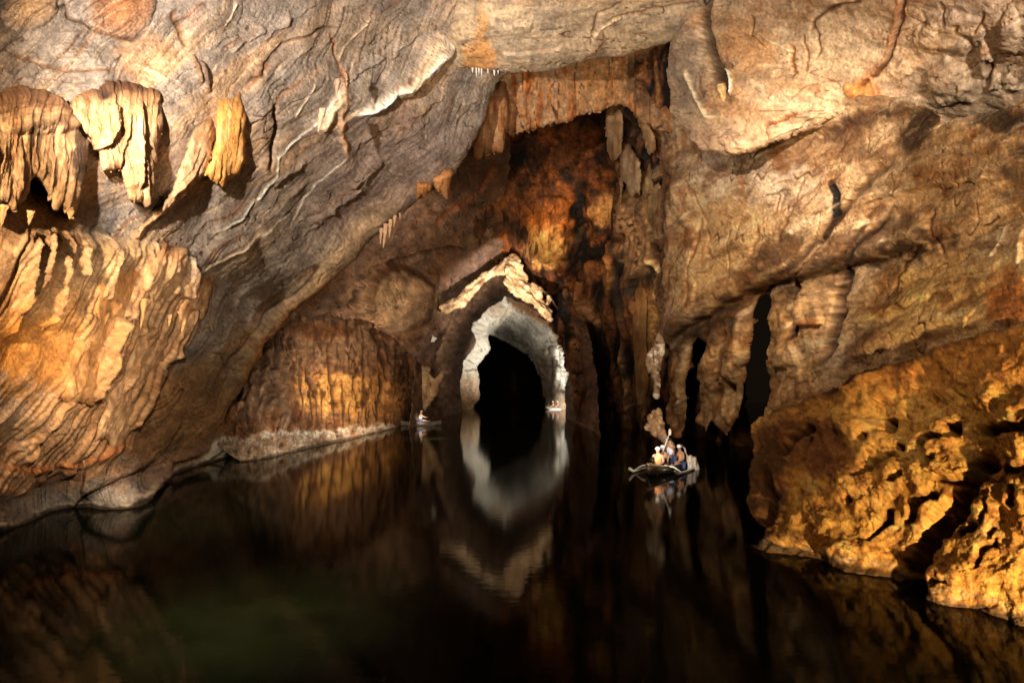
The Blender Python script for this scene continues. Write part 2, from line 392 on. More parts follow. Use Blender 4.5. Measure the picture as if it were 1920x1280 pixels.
def f_left(f):
    X, Y = f.X, f.Y
    s, t = flowcoord(f, EDGE_L)            # negative = away from the edge, to the left of the picture
    # stratified grain that follows the slab edge
    sw = s + fbm(X / 150, Y / 150, 3, 5) * 30
    far = sstep(-60, -15, s)
    f.h += fbm(sw / 44, t * 3, 3, 12) * 3.5 + fbm(sw / 6, t * 8, 4, 16, .7) * 2.0
    f.h += fbm(X / 150, Y / 150, 3, 2) * 30 + (ridged(sw / 60, t * 3 + X / 400, 2, 19) - .5) * 3 + fbm(X / 9, Y / 9, 4, 26, .7) * 1.5
    up = sstep(330, 120, Y)                # horizontal beds near the top left
    f.h += up * sstep(360, 200, X) * (fbm(X / 150, Y / 13, 4, 30) * 5 + (ridged(X / 190, Y / 34 + X / 900, 2, 35) - .5) * 5)
    # base colours
    f.c[:] = TAUPE
    mottle(f, TAN, GREY, 41, -38, 5, 70, .55)
    k = fbm(sw / 22, t * 5, 4, 52); f.wash(.4 * sstep(.1, .5, k), (.2, .14, .10)); f.wash(.35 * sstep(.12, .45, -k), (.42, .35, .27))
    f.wash(.55 * sstep(.22, .5, fbm(sw / 11, t * 7 + 9, 4, 57)), RUST)
    f.patch(720, 330, 190, 120, (.235, .185, .165), .6, -40)
    f.patch(60, 620, 150, 130, OCHRE, .9); f.patch(180, 700, 160, 110, (.42, .24, .10), .75)
    f.patch(60, 480, 110, 120, TAN, .7); f.patch(80, 290, 180, 110, TAN, .5); f.patch(270, 110, 60, 60, (.42, .28, .17), .6)
    f.patch(330, 780, 150, 90, (.34, .22, .11), .7, -35); f.patch(120, 860, 190, 60, (.30, .18, .09), .8, -15)
    f.patch(230, 520, 120, 90, SAND, .7); f.patch(420, 560, 60, 180, GREY, .5, 40)
    f.patch(190, 930, 140, 32, GREY, .8, -22, .3); f.patch(420, 855, 70, 30, PALE, .7, -25, .3); f.patch(300, 880, 130, 30, (.36, .26, .2), .6, -12)
    f.patch(660, 60, 120, 60, (.34, .27, .2), .6)
    # pale rolled rim along the slab edge
    rim = np.exp(-((s + 26) / 20) ** 2) * sstep(300, 470, Y) * sstep(840, 700, Y)
    f.h += rim * 9; f.wash(rim * .6, SAND)
    f.step([(455, 690), (480, 640), (520, 590), (560, 560), (620, 520), (690, 470)], 12, 26, 1, col=RUST, cs=.6)
    f.step([(440, 720), (470, 660), (500, 620), (545, 590)], 6, 12, 1, col=OCHRE)
    # big folds
    f.step([(740, 170), (690, 200), (655, 218), (610, 250)], 9, 14, .6)
    f.ridge([(850, 40), (838, 90), (800, 128), (775, 150), (735, 172), (700, 198), (660, 216)], 8, 16, .8, col=PALE, cs=.95)
    f.ridge([(830, 60), (800, 110), (770, 150), (740, 175)], 15, 16, .8, col=CRM, cs=.6)
    f.step([(740, 190), (770, 170), (800, 150), (828, 118), (850, 70), (868, 20)], 26, 34, .8, col=BROWN)
    f.ridge([(640, 150), (632, 180), (600, 220), (560, 262), (522, 295), (515, 330), (490, 372), (455, 415), (405, 442)], 2.2, 2.2, .5, col=PALE, cs=1)
    f.ridge([(640, 170), (630, 195), (606, 236), (598, 250)], 8, 11, .5, col=CRM, cs=.9)
    f.ridge([(655, 290), (620, 320), (600, 340), (570, 385), (545, 430)], 1.6, 1.4, .5, col=PALE, cs=.95)
    f.ridge([(645, 120), (648, 170), (640, 200), (640, 260), (655, 300)], 6, 8, 1, col=(.6, .42, .28), cs=.7)
    f.ridge([(545, 400), (480, 450), (420, 490), (370, 515)], 1.5, 1.3, .5, col=PALE, cs=.9)
    f.ridge([(500, 430), (450, 470), (380, 510), (350, 530)], 1.6, 3, .5, col=CRM, cs=.8)
    f.ridge([(590, 150), (575, 185), (550, 222)], 1.8, 3, .4, col=CRM, cs=.9)
    f.ridge([(700, 30), (650, 90), (640, 120)], 1.8, 3, .6, col=CRM, cs=.7)
    f.ridge([(445, 0), (435, 25), (420, 55)], 2.5, 4, .6, col=CRM, cs=.8)
    f.ridge([(258, 118), (290, 135), (310, 150), (283, 150)], 5, 3, .6, col=CRM, cs=.5)
    f.crack([(640, 50), (590, 58), (530, 85), (510, 110), (490, 140), (455, 160)], 2.5, 7, 1, col=UMBER)
    f.crack([(620, 60), (635, 110), (645, 150)], 2, 5, 1, col=RUST)
    f.crack([(505, 190), (520, 230), (512, 290), (500, 320)], 4, 12, 1, col=UMBER)
    f.crack([(120, 0), (128, 30), (160, 42), (195, 62), (255, 75), (285, 55)], 3, 9, .6, col=UMBER)
    f.crack([(0, 95), (60, 105), (130, 130), (180, 133), (240, 132)], 3, 7, 1, col=BROWN)
    f.crack([(0, 135), (90, 140), (170, 160)], 3, 5, 1)
    f.step([(375, 160), (368, 120), (362, 100)], 9, 10, .5, col=BROWN); f.step([(392, 178), (388, 150), (378, 112)], 12, 12, .5, col=UMBER)
    f.step([(420, 130), (400, 150), (390, 180)], 6, 12, 1)
    f.crack([(320, 20), (345, 60), (350, 90)], 5, 8, 1, col=BROWN)
    for k, (x, y) in enumerate([(560, 30), (520, 60), (470, 80), (700, 75), (760, 90), (690, 130), (560, 110), (480, 220), (540, 330), (600, 420), (700, 260), (690, 330), (770, 250), (800, 200), (650, 380), (500, 560), (430, 620)]):
        f.step([(x - 30, y + 24), (x, y), (x + 34, y - 26)], 4 + k % 3 * 2, 14, 1.6)
    # rounded bosses at the top edge
    f.bump(52, 12, 56, 44, 26, 0, 1, TAN, .8, .5); f.bump(228, 8, 64, 66, 20, 10, 1, (.30, .17, .09), .95, .5)
    # flowstone apron and slanting plates
    ap = pmask(f, [(-60, 405), (60, 405), (130, 425), (230, 445), (345, 470), (395, 520), (345, 640), (270, 790), (190, 880), (60, 930), (-60, 960)], 30)
    hi = 1 - sstep(600, 680, Y); lft = sstep(150, 60, X - (Y - 400) * .1) * sstep(560, 640, Y) * sstep(760, 700, Y)
    fan = pmask(f, [(150, 545), (300, 520), (395, 560), (350, 660), (290, 760), (240, 850), (60, 900), (20, 800), (120, 680), (130, 600)], 20)
    bot = pmask(f, [(0, 780), (90, 720), (250, 730), (260, 800), (190, 880), (60, 930), (-60, 960), (-60, 800)], 30)
    f.h += ap * hi * 12; f.wash(ap * (1 - lft) * .45, (.44, .30, .18)); f.wash(fan * .5, (.42, .27, .15))
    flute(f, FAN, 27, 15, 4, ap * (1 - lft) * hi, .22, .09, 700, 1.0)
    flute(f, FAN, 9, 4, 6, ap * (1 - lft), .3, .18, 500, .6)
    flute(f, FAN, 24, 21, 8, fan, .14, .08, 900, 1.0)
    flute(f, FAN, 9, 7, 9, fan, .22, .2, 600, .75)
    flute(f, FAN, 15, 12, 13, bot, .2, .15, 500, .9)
    # individual deep gaps between the bright fingers
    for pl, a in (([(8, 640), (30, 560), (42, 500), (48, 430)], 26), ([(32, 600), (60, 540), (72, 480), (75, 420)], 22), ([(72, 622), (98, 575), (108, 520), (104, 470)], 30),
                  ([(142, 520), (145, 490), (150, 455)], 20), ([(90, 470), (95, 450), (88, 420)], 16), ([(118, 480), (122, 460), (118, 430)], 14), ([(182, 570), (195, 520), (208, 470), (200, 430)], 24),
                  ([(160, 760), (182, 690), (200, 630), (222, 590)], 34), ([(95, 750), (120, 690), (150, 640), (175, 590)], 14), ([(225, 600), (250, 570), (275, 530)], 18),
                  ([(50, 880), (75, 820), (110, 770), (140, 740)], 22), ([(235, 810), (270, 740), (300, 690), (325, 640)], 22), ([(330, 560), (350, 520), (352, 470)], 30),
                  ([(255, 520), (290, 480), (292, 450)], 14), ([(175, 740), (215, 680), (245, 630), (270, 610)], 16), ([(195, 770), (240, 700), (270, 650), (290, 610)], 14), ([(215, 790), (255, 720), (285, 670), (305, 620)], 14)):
        f.step(pl, a * 1.15, 15, .8, edge=1.4); f.crack([(x + 3, y) for x, y in pl], 3.4, a * .25, .8, col=(.022, .014, .01), cs=.95)  # dark line painted along each gap to deepen its shade
    # cracks where plates and fingers meet
    f.step([(10, 870), (60, 830), (130, 800), (190, 790)], 5, 16, 1)
    # shelves near the water
    f.step([(0, 870), (60, 880), (120, 868), (180, 850), (230, 820)][::-1], 9, 26, 1, col=RUST)
    f.step([(265, 950), (300, 905), (330, 870), (400, 840)], 16, 26, 1, col=BROWN)
    f.step([(135, 955), (160, 920), (230, 890), (300, 860)], 12, 30, 1, col=UMBER)
    f.step([(0, 935), (50, 900), (110, 880), (170, 858)][::-1], 11, 22, 1, col=UMBER)
    m = pmask(f, [(350, 870), (400, 820), (470, 800), (480, 850), (440, 890), (380, 900)], 12)
    flute(f, [(500, 780), (420, 840), (300, 900)], 9, 9, 17, m, .5, .3, 120); f.wash(m * .5, PALE)
    f.wash(m * sstep(.1, .4, perlin(s / 6, t * 12, 3)) * .8, DARK)
    cracks(f, sw / 26, t * 3.2, 701, .965, 2.0, m=1 - ap); cracks(f, sw / 13, t * 5, 703, .95, 1.6, UMBER, .7, 1 - ap * .7); cracks(f, (X * .7 - Y * .7) / 90, (Y * .7 + X * .7) / 30, 705, .98, 3.0, m=(1 - ap))
    f.wash(.55 * sstep(.25, .45, fbm(sw / 5, t * 9, 4, 707, .6)), UMBER); f.wash(.4 * sstep(.25, .45, fbm(sw / 5 + 30, t * 9, 4, 709, .6)), CRM)
    tide(f); vary(f, 81, .34, 34); vary(f, 86, .34, 6)
POLY_L = [(-360, -260), (1100, -260), (1000, 60), (975, 120), (940, 150), (918, 205), (884, 268), (864, 300), (846, 330), (812, 352), (780, 378), (742, 410), (716, 432), (680, 468), (650, 490),
          (612, 532), (590, 562), (560, 581), (525, 598), (508, 622), (487, 652), (466, 676), (456, 705), (449, 722), (436, 748), (424, 772), (416, 790), (440, 802), (468, 806), (462, 830), (448, 860), (440, 900), (440, 1060), (-360, 1240)]
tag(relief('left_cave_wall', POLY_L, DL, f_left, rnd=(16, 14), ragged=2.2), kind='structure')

def hang(name, poly, lift, curve, period, a, label, cat, base=TAN, seed=1, D=DL, group=None, mat=M_FLOW, drips=3.0, extra=None, rnd=(15, 26), ragged=1.6, skirt=1.06, stain=RUST, kb=.35, topdark=.0):
    """a flowstone body standing proud of the wall behind it by lift metres"""
    y0 = min(p[1] for p in poly); y1 = max(p[1] for p in poly)
    def depth(X, Y): return D(X, Y) - lift * (.12 + .88 * sstep(0, .38, (Y - y0) / (y1 - y0)))
    def ft(f):
        X, Y = f.X, f.Y
        f.h += fbm(X / 30, Y / 80, 3, seed) * 6 + fbm(X / 8, Y / 22, 3, seed + 3, .6) * 1.6
        flute(f, curve, period, a, seed, 1, .55, .14, 500, .85); flute(f, curve, period * .36, a * .36, seed + 5, 1, .35, .2, 260, .45)
        f.c[:] = base
        k = fbm(X / 9, Y / 55, 4, seed + 8); f.wash(kb * 1.3 * sstep(.05, .4, k), stain); f.wash(.22 * sstep(.05, .4, -k), CRM)
        f.wash(.8 * sstep(y0 + (y1 - y0) * .26, y0 + 2, Y + f.wy * 1.2), BROWN)
        if topdark: f.wash(topdark * sstep(y0 + (y1 - y0) * .3, y0 + 4, Y + f.wy), UMBER)
        # rounded cap, curling over at the top
        if extra: extra(f)
        vary(f, seed + 30, .3, 14)
    o = relief(name, poly, depth, ft, mat, 1.6, rnd, ragged, skirt, drips, base)
    return tag(o, label, cat, group)
GL = 'flowstone draperies hanging on the left wall'
def cap(pl, a=10, dec=30): return lambda f: f.step(pl, a, dec, 1)
def ex1(f):
    f.bump(70, 205, 110, 50, 22, 0, 1, None); f.h += sstep(220, 260, f.Y) * 3
    f.wash(.75 * sstep(255, 215, f.Y + f.wy * 2) * sstep(-.2, .3, fbm(f.X / 40, f.Y / 7, 3, 5)), BROWN)
    f.step([(10, 255), (60, 248), (110, 240), (140, 255)], 6, 8, 1, col=UMBER); f.step([(0, 215), (60, 212), (120, 222)], 5, 8, 1, col=BROWN)
    f.patch(150, 300, 22, 60, DARK, .8); f.bump(72, 352, 13, 15, -30, 0, 2, BLACK, .9, .4)
hang('flowstone_drapery', [(-60, 190), (0, 185), (45, 178), (80, 184), (115, 205), (140, 232), (152, 255), (166, 268), (163, 300), (152, 340), (143, 375), (138, 402), (131, 408), (124, 392), (112, 385), (104, 392), (92, 366), (80, 358), (66, 340), (58, 352), (40, 380), (22, 392), (8, 380), (-60, 395)],
     .75, [(70, 150), (60, 260), (40, 420)], 17, 8, 'broad bell-shaped pale flowstone hanging at the left picture edge, brown on its crown', 'flowstone', TAN, 101, extra=ex1, topdark=.3, group=GL)
def ex2(f):
    f.bump(215, 180, 90, 32, 14, 0, 1, None); f.wash(.8 * sstep(190, 168, f.Y + f.wy), UMBER); f.bump(195, 183, 14, 10, -9, 0, 2, DARK, .9)
    f.step([(262, 360), (264, 300), (268, 240), (262, 190)], 14, 14, .8); f.step([(182, 285), (200, 270), (222, 235), (224, 200)], 16, 20, .8); f.step([(220, 330), (228, 290), (240, 250), (244, 210)], 8, 12, .8)
hang('flowstone_drapery', [(118, 200), (150, 190), (172, 172), (205, 158), (235, 162), (262, 168), (292, 176), (301, 195), (303, 235), (297, 290), (290, 330), (284, 372), (277, 388), (266, 378), (256, 380), (243, 372), (234, 335), (222, 312), (206, 320), (192, 322), (188, 290), (178, 262), (160, 246), (146, 228)],
     .7, [(235, 140), (240, 260), (262, 400)], 12, 7, 'tall fluted tan drapery second from the left edge, tapering to a ragged foot', 'flowstone', TAN, 111, extra=ex2, group=GL)
hang('flowstone_drapery', [(452, 165), (457, 190), (461, 225), (462, 280), (460, 306), (448, 328), (430, 340), (424, 352), (416, 358), (404, 344), (392, 334), (384, 324), (398, 298), (404, 262), (406, 222), (410, 190), (424, 184), (438, 180)],
     .55, [(450, 140), (440, 260), (424, 380)], 10, 4, 'narrow golden shield-shaped drapery with a pointed foot beside a black shadow', 'flowstone', (.50, .31, .13), 121, group=GL, drips=2, stain=OCHRE)
hang('flowstone_drapery', [(380, 212), (396, 224), (405, 236), (402, 262), (390, 300), (384, 326), (366, 348), (350, 366), (322, 392), (296, 410), (276, 428), (262, 452), (250, 448), (262, 426), (290, 400), (318, 372), (332, 330), (348, 290), (362, 246)],
     .4, [(430, 180), (370, 330), (250, 460)], 12, 6, 'slanting tan drapery with a saw-toothed lower edge left of the golden one', 'flowstone', (.44, .31, .2), 131, group=GL, drips=0, ragged=2.6)
hang('flowstone_drapery', [(398, 520), (404, 526), (396, 540), (392, 560), (384, 590), (378, 600), (372, 588), (366, 592), (352, 612), (342, 628), (338, 610), (334, 588), (340, 566), (360, 542), (380, 522)],
     1.0, [(410, 500), (372, 580), (350, 640)], 11, 7, 'small pointed tan drapery standing apart right of the slanting plates', 'flowstone', TAN, 141, group=GL, drips=2)
hang('flowstone_drapery', [(296, 455), (320, 462), (350, 466), (350, 490), (344, 518), (330, 545), (318, 562), (300, 566), (282, 560), (270, 540), (274, 505), (290, 480)],
     .9, [(350, 440), (320, 520), (270, 600)], 24, 9, 'bulbous fluted flowstone lump above the slanting plates on the left wall', 'flowstone', TAN, 151, group=GL)
hang('flowstone_plate', [(196, 455), (222, 450), (258, 452), (290, 462), (286, 500), (262, 540), (240, 570), (226, 600), (206, 640), (196, 690), (184, 740), (172, 758), (150, 752), (128, 752), (112, 745), (128, 700), (144, 650), (162, 600), (180, 560), (186, 500)],
     .5, [(290, 440), (215, 600), (130, 780)], 27, 9, 'long smooth orange-brown plate slanting down the left wall above a black gap', 'flowstone', (.46, .28, .13), 161, group='slanting flowstone plates on the left wall', drips=0, stain=BROWN)
hang('flowstone_plate', [(292, 565), (318, 560), (330, 580), (334, 610), (322, 640), (304, 672), (284, 690), (262, 740), (244, 790), (228, 850), (214, 842), (196, 820), (176, 830), (186, 790), (208, 740), (232, 690), (254, 640), (274, 600)],
     .5, [(330, 560), (270, 680), (200, 840)], 15, 10, 'bundle of thin parallel tan plates slanting down to the right of the orange plate', 'flowstone', (.44, .30, .18), 171, group='slanting flowstone plates on the left wall', drips=2, stain=BROWN)

# ------------------------------------------------------------------ ceiling slab
PTS_S = [(830, 60, 23.5), (1000, 0, 20), (1000, 130, 23.5), (1200, 85, 23.5), (1310, 20, 22), (1000, -250, 16.5), (1350, -250, 16.5), (880, 125, 24.5), (860, -250, 17)]
def f_slab(f):
    X, Y = f.X, f.Y
    rough(f, .7, .9, 201, -8, 4)
    f.c[:] = (.40, .33, .25); mottle(f, TAUPE, (.5, .4, .28), 205, -8, 4, 60, .6)
    f.wash(.4 * sstep(.1, .4, fbm(X / 60, Y / 12, 4, 207)), (.3, .2, .13))
    f.patch(900, 110, 40, 40, (.5, .3, .14), .8); f.patch(905, 60, 14, 60, (.48, .3, .15), .7)
    f.crack([(1165, 0), (1120, 25), (1110, 60), (1100, 80)], 2, 5, 1, col=BROWN); f.crack([(1320, 0), (1230, 12), (1170, 25), (1130, 40)], 2, 6, .8, col=BROWN)
    f.ridge([(1170, 26), (1130, 45), (1105, 70)], 2, 4, .5, col=CRM)
    f.step([(1085, 112), (1110, 92), (1130, 72), (1128, 50)], 8, 16, 1, col=BROWN)
    f.step([(1000, 40), (960, 46), (900, 30)], 5, 22, 1.5); f.step([(1060, 80), (1000, 95), (930, 90)], 5, 20, 1.5)
    f.bump(1235, 40, 100, 45, 12, -12, 2); f.bump(1000, 70, 130, 60, 12, 0, 2)
    cracks(f, X / 110, Y / 22, 711, .965, 3); cracks(f, X / 50, Y / 12, 713, .955, 2, BROWN, .7)
    vary(f, 209, .34, 30); vary(f, 212, .34, 7)
POLY_S = [(840, -260), (1365, -260), (1345, -60), (1328, 8), (1300, 36), (1272, 60), (1240, 78), (1212, 84), (1188, 88), (1166, 99), (1132, 101), (1108, 108), (1082, 112), (1052, 124), (1015, 131), (985, 132), (960, 135), (925, 133), (880, 130), (845, 124), (833, 112), (846, 60), (856, 0)]
tag(relief('ceiling_slab', POLY_S, PTS_S, f_slab, rnd=(20, 24), ragged=1.6), kind='structure')

# ------------------------------------------------------------------ hanging panel behind the slab
PTS_P = [(900, 150, 29.5), (1180, 80, 29), (960, 250, 31), (1127, 206, 30.5), (1180, 200, 30.5), (1250, 100, 28), (1250, 250, 29), (900, 300, 33)]
def f_panel(f):
    X, Y = f.X, f.Y
    rough(f, .6, .9, 221, 85, 3)
    f.c[:] = (.33, .22, .13); k = fbm(X / 12, Y / 90, 4, 225)
    f.wash(.75 * sstep(-.02, .3, k), RUST); f.wash(.5 * sstep(.05, .3, -k), (.36, .27, .19)); f.wash(.8 * sstep(.1, .35, fbm(X / 7 + 9, Y / 60, 3, 228)), (.40, .20, .07))
    f.patch(1120, 160, 60, 60, (.34, .22, .11), .5)
    f.step([(1040, 210), (1038, 170), (1045, 140)], 6, 10, 1); f.step([(1075, 235), (1074, 200), (1080, 150)], 5, 10, 1); f.step([(990, 240), (985, 190), (1000, 150)], 7, 12, 1)
    f.patch(1200, 150, 26, 60, DARK, .5); cracks(f, X / 14, Y / 80, 715, .93, 3); vary(f, 231, .45, 14); vary(f, 232, .3, 5)
tag(relief('ceiling_panel', [(895, 110), (1000, 100), (1260, 40), (1262, 250), (1215, 240), (1165, 198), (1128, 206), (1090, 217), (1060, 230), (1035, 240), (1015, 244), (990, 250), (962, 257), (945, 252), (925, 262), (905, 250), (890, 200)], PTS_P, f_panel, M_ROCK, rnd=(10, 12), ragged=2, drips=2), kind='structure')

# ------------------------------------------------------------------ dark recess above the arch
PTS_R = [(900, 200, 40), (1200, 200, 38), (900, 400, 46), (1050, 300, 46), (1030, 440, 50), (1180, 400, 44), (960, 490, 60), (1100, 560, 56), (880, 520, 60), (1100, 640, 60), (1250, 500, 42), (1250, 250, 34)]
def f_rec(f):
    X, Y = f.X, f.Y
    rough(f, .9, 1.3, 241, 80, 2)
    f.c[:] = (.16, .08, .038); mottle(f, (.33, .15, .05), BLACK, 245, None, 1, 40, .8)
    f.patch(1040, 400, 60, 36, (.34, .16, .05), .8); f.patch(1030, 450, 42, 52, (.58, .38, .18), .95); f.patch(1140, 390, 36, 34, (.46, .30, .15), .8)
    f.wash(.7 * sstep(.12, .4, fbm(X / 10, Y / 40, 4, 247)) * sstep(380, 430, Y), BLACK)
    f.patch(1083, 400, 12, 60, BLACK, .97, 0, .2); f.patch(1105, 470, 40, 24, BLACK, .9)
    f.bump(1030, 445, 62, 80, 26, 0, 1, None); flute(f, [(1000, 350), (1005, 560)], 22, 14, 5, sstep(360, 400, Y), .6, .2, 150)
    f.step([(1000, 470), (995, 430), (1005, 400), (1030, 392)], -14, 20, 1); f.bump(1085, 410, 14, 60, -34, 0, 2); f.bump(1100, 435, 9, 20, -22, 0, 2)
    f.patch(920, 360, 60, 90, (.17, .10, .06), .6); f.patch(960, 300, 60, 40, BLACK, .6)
    cracks(f, X / 20, Y / 45, 717, .94, 5); vary(f, 249, .6, 14); vary(f, 250, .4, 5)
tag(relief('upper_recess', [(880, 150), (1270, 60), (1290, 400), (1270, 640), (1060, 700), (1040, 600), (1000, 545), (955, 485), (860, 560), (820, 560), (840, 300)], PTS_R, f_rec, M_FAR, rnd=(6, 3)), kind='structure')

# ------------------------------------------------------------------ middle roof between the left slab and the arch
PTS_M = [(700, 470, 43), (900, 350, 40), (960, 300, 40), (900, 480, 54), (760, 560, 50), (820, 570, 57), (640, 560, 41), (960, 480, 60), (740, 640, 52), (850, 640, 62), (600, 500, 38), (820, 420, 42)]
def f_mid(f):
    X, Y = f.X, f.Y
    rough(f, .9, 1.1, 261, -42, 3)
    f.c[:] = (.25, .18, .14); mottle(f, (.33, .2, .12), (.22, .18, .17), 265, -42, 3, 50, .6); f.wash(.6 * sstep(.15, .45, fbm(X / 24, Y / 24, 5, 269)), UMBER)
    f.patch(740, 560, 90, 60, (.40, .31, .22), .75); f.bump(740, 560, 80, 60, 22, 10, 1)
    f.patch(890, 330, 60, 90, (.13, .08, .05), .6, 30)
    f.step([(810, 548), (800, 510), (770, 492), (720, 484), (680, 500)][::-1], 0, 10)
    f.step([(690, 600), (678, 560), (690, 520), (720, 497), (760, 500), (800, 520), (815, 550)][::-1], 16, 40, 1, col=UMBER)
    f.crack([(720, 495), (770, 488), (800, 480), (880, 470)], 5, 14, 1, col=DARK); f.crack([(815, 430), (840, 400), (900, 360), (935, 310)], 4, 8, 1, col=RUST)
    f.step([(700, 470), (800, 450), (900, 440)], 6, 30, 2); f.crack([(655, 580), (668, 560), (664, 540)], 5, 14, 1, col=BLACK)
    f.crack([(820, 560), (830, 520), (815, 490)], 3, 7, 1)
    cracks(f, (X + Y) / 60, (Y - X) / 26, 719, .96, 4); vary(f, 271, .45, 18); vary(f, 272, .3, 5)
tag(relief('middle_roof', [(560, 470), (680, 400), (840, 280), (930, 200), (962, 250), (958, 330), (945, 400), (958, 440), (965, 490), (940, 505), (905, 530), (880, 555), (850, 580), (830, 640), (812, 690), (790, 684), (766, 664), (742, 640), (716, 622), (690, 604), (650, 600), (615, 588), (575, 592), (540, 584), (480, 600)], PTS_M, f_mid, M_FAR, rnd=(8, 8)), kind='structure')

# ------------------------------------------------------------------ alcove with its pale ledge
PTS_A = [(450, 866, 29.2), (560, 843, 35.1), (650, 824, 42.2), (740, 803, 54.4), (775, 790, 66), (480, 808, 31.2), (560, 803, 37), (650, 795, 44), (740, 783, 56), (460, 950, 29.6), (650, 920, 43), (800, 900, 66),
         (620, 700, 46), (500, 700, 37), (540, 620, 40), (700, 650, 51), (760, 700, 58), (600, 600, 43), (440, 780, 33.5), (820, 700, 64), (700, 760, 53), (430, 640, 38), (620, 770, 43.5), (530, 780, 36.5)]
def f_alc(f):
    X, Y = f.X, f.Y
    rough(f, .6, 1.1, 281, 80, 2)
    f.c[:] = (.30, .19, .11); mottle(f, (.19, .09, .04), (.36, .25, .17), 285, 85, 3, 26, .8)
    f.patch(640, 735, 100, 45, (.60, .38, .17), .9, 0, .8); f.patch(720, 740, 50, 50, (.44, .27, .12), .6)
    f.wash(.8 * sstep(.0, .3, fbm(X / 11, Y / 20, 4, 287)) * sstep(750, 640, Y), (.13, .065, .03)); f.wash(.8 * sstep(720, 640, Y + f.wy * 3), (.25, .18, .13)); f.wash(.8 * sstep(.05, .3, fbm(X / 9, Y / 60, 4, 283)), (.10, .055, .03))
    f.patch(490, 700, 60, 100, (.17, .12, .085), .85); d_, s_, t_ = seg_dist(X + f.wx * 2, Y + f.wy * 2, [(440, 740), (490, 640), (540, 600), (640, 596), (700, 615), (740, 660), (760, 720)]); f.wash(.55 * np.exp(-(d_ / 16) ** 2) * sstep(-.4, .1, fbm(X / 20, Y / 20, 3, 294)), (.05, .03, .02)); f.h -= 4 * np.exp(-(d_ / 18) ** 2); f.patch(600, 620, 60, 20, (.18, .09, .04), .7)  # dark stroke along the rim paints the shade under the roof edge
    ly = 812 - (X - 450) * .075 + fbm(X / 20, Y / 60, 3, 286) * 14; rim = sstep(0, 10, Y - ly)
    f.wash(rim * .85, (.42, .37, .32)); f.wash(rim * .7 * sstep(20, 2, Y - ly), (.66, .6, .53)); f.wash(rim * .8 * sstep(12, 34, Y - ly), (.30, .24, .18)); f.wash(rim * .7 * sstep(.05, .3, fbm(X / 26, Y / 30, 4, 288)), (.26, .17, .1)); f.wash(rim * .7 * sstep(.2, .4, fbm(X / 3, Y / 12, 3, 290)), UMBER)
    for pl, a in (([(618, 640), (620, 690), (628, 730), (632, 768)], 12), ([(574, 690), (586, 720), (590, 750)], 8), ([(660, 705), (668, 740), (672, 768)], 10), ([(698, 610), (715, 650), (724, 690), (725, 715)], 14), ([(716, 610), (728, 650), (735, 690)], 10), ([(712, 700), (715, 760)], 7), ([(545, 620), (542, 660), (548, 700)], 8)):
        f.crack(pl, 5, a, 1.2, col=UMBER, cs=.9)
    f.ridge([(600, 640), (605, 700), (612, 760)], 12, 6, 1); f.ridge([(650, 640), (648, 700), (652, 770)], 12, 6, 1); f.ridge([(690, 680), (695, 760)], 10, 6, 1)
    for x0 in (455, 470, 490, 512, 528):
        f.ridge([(x0 + 20, 640), (x0 + 6, 700), (x0 - 6, 780)], 6, 12, 1.5, col=(.34, .24, .16), cs=.6)
    f.step([(470, 760), (500, 720), (520, 690)], 8, 14, 1.4); f.bump(532, 785, 14, 20, 14, 0, 1, (.26, .19, .14)); f.bump(505, 760, 14, 22, 10, 0, 2)
    f.h += rim * (ridged(X / 7, Y / 16, 3, 289) * 3.4 + fbm(X / 40, Y / 14, 3, 292) * 6)
    f.crack([(628, 790), (630, 830)], 2, 5, .5, col=UMBER); f.crack([(726, 770), (724, 800)], 2.5, 5, .5, col=UMBER); f.crack([(676, 770), (670, 800)], 1.6, 3, .5, col=UMBER)
    cracks(f, X / 16, Y / 50, 721, .94, 4, m=1 - rim); tide(f, .8); vary(f, 291, .5, 14); vary(f, 293, .4, 5)
tag(relief('alcove_wall', [(380, 560), (560, 540), (640, 560), (700, 590), (760, 640), (790, 690), (786, 730), (778, 762), (770, 783), (766, 796), (770, 960), (440, 1010), (448, 866), (400, 830), (380, 760)], PTS_A, f_alc, M_FAR, rnd=(6, 4), ragged=1.5), kind='structure')

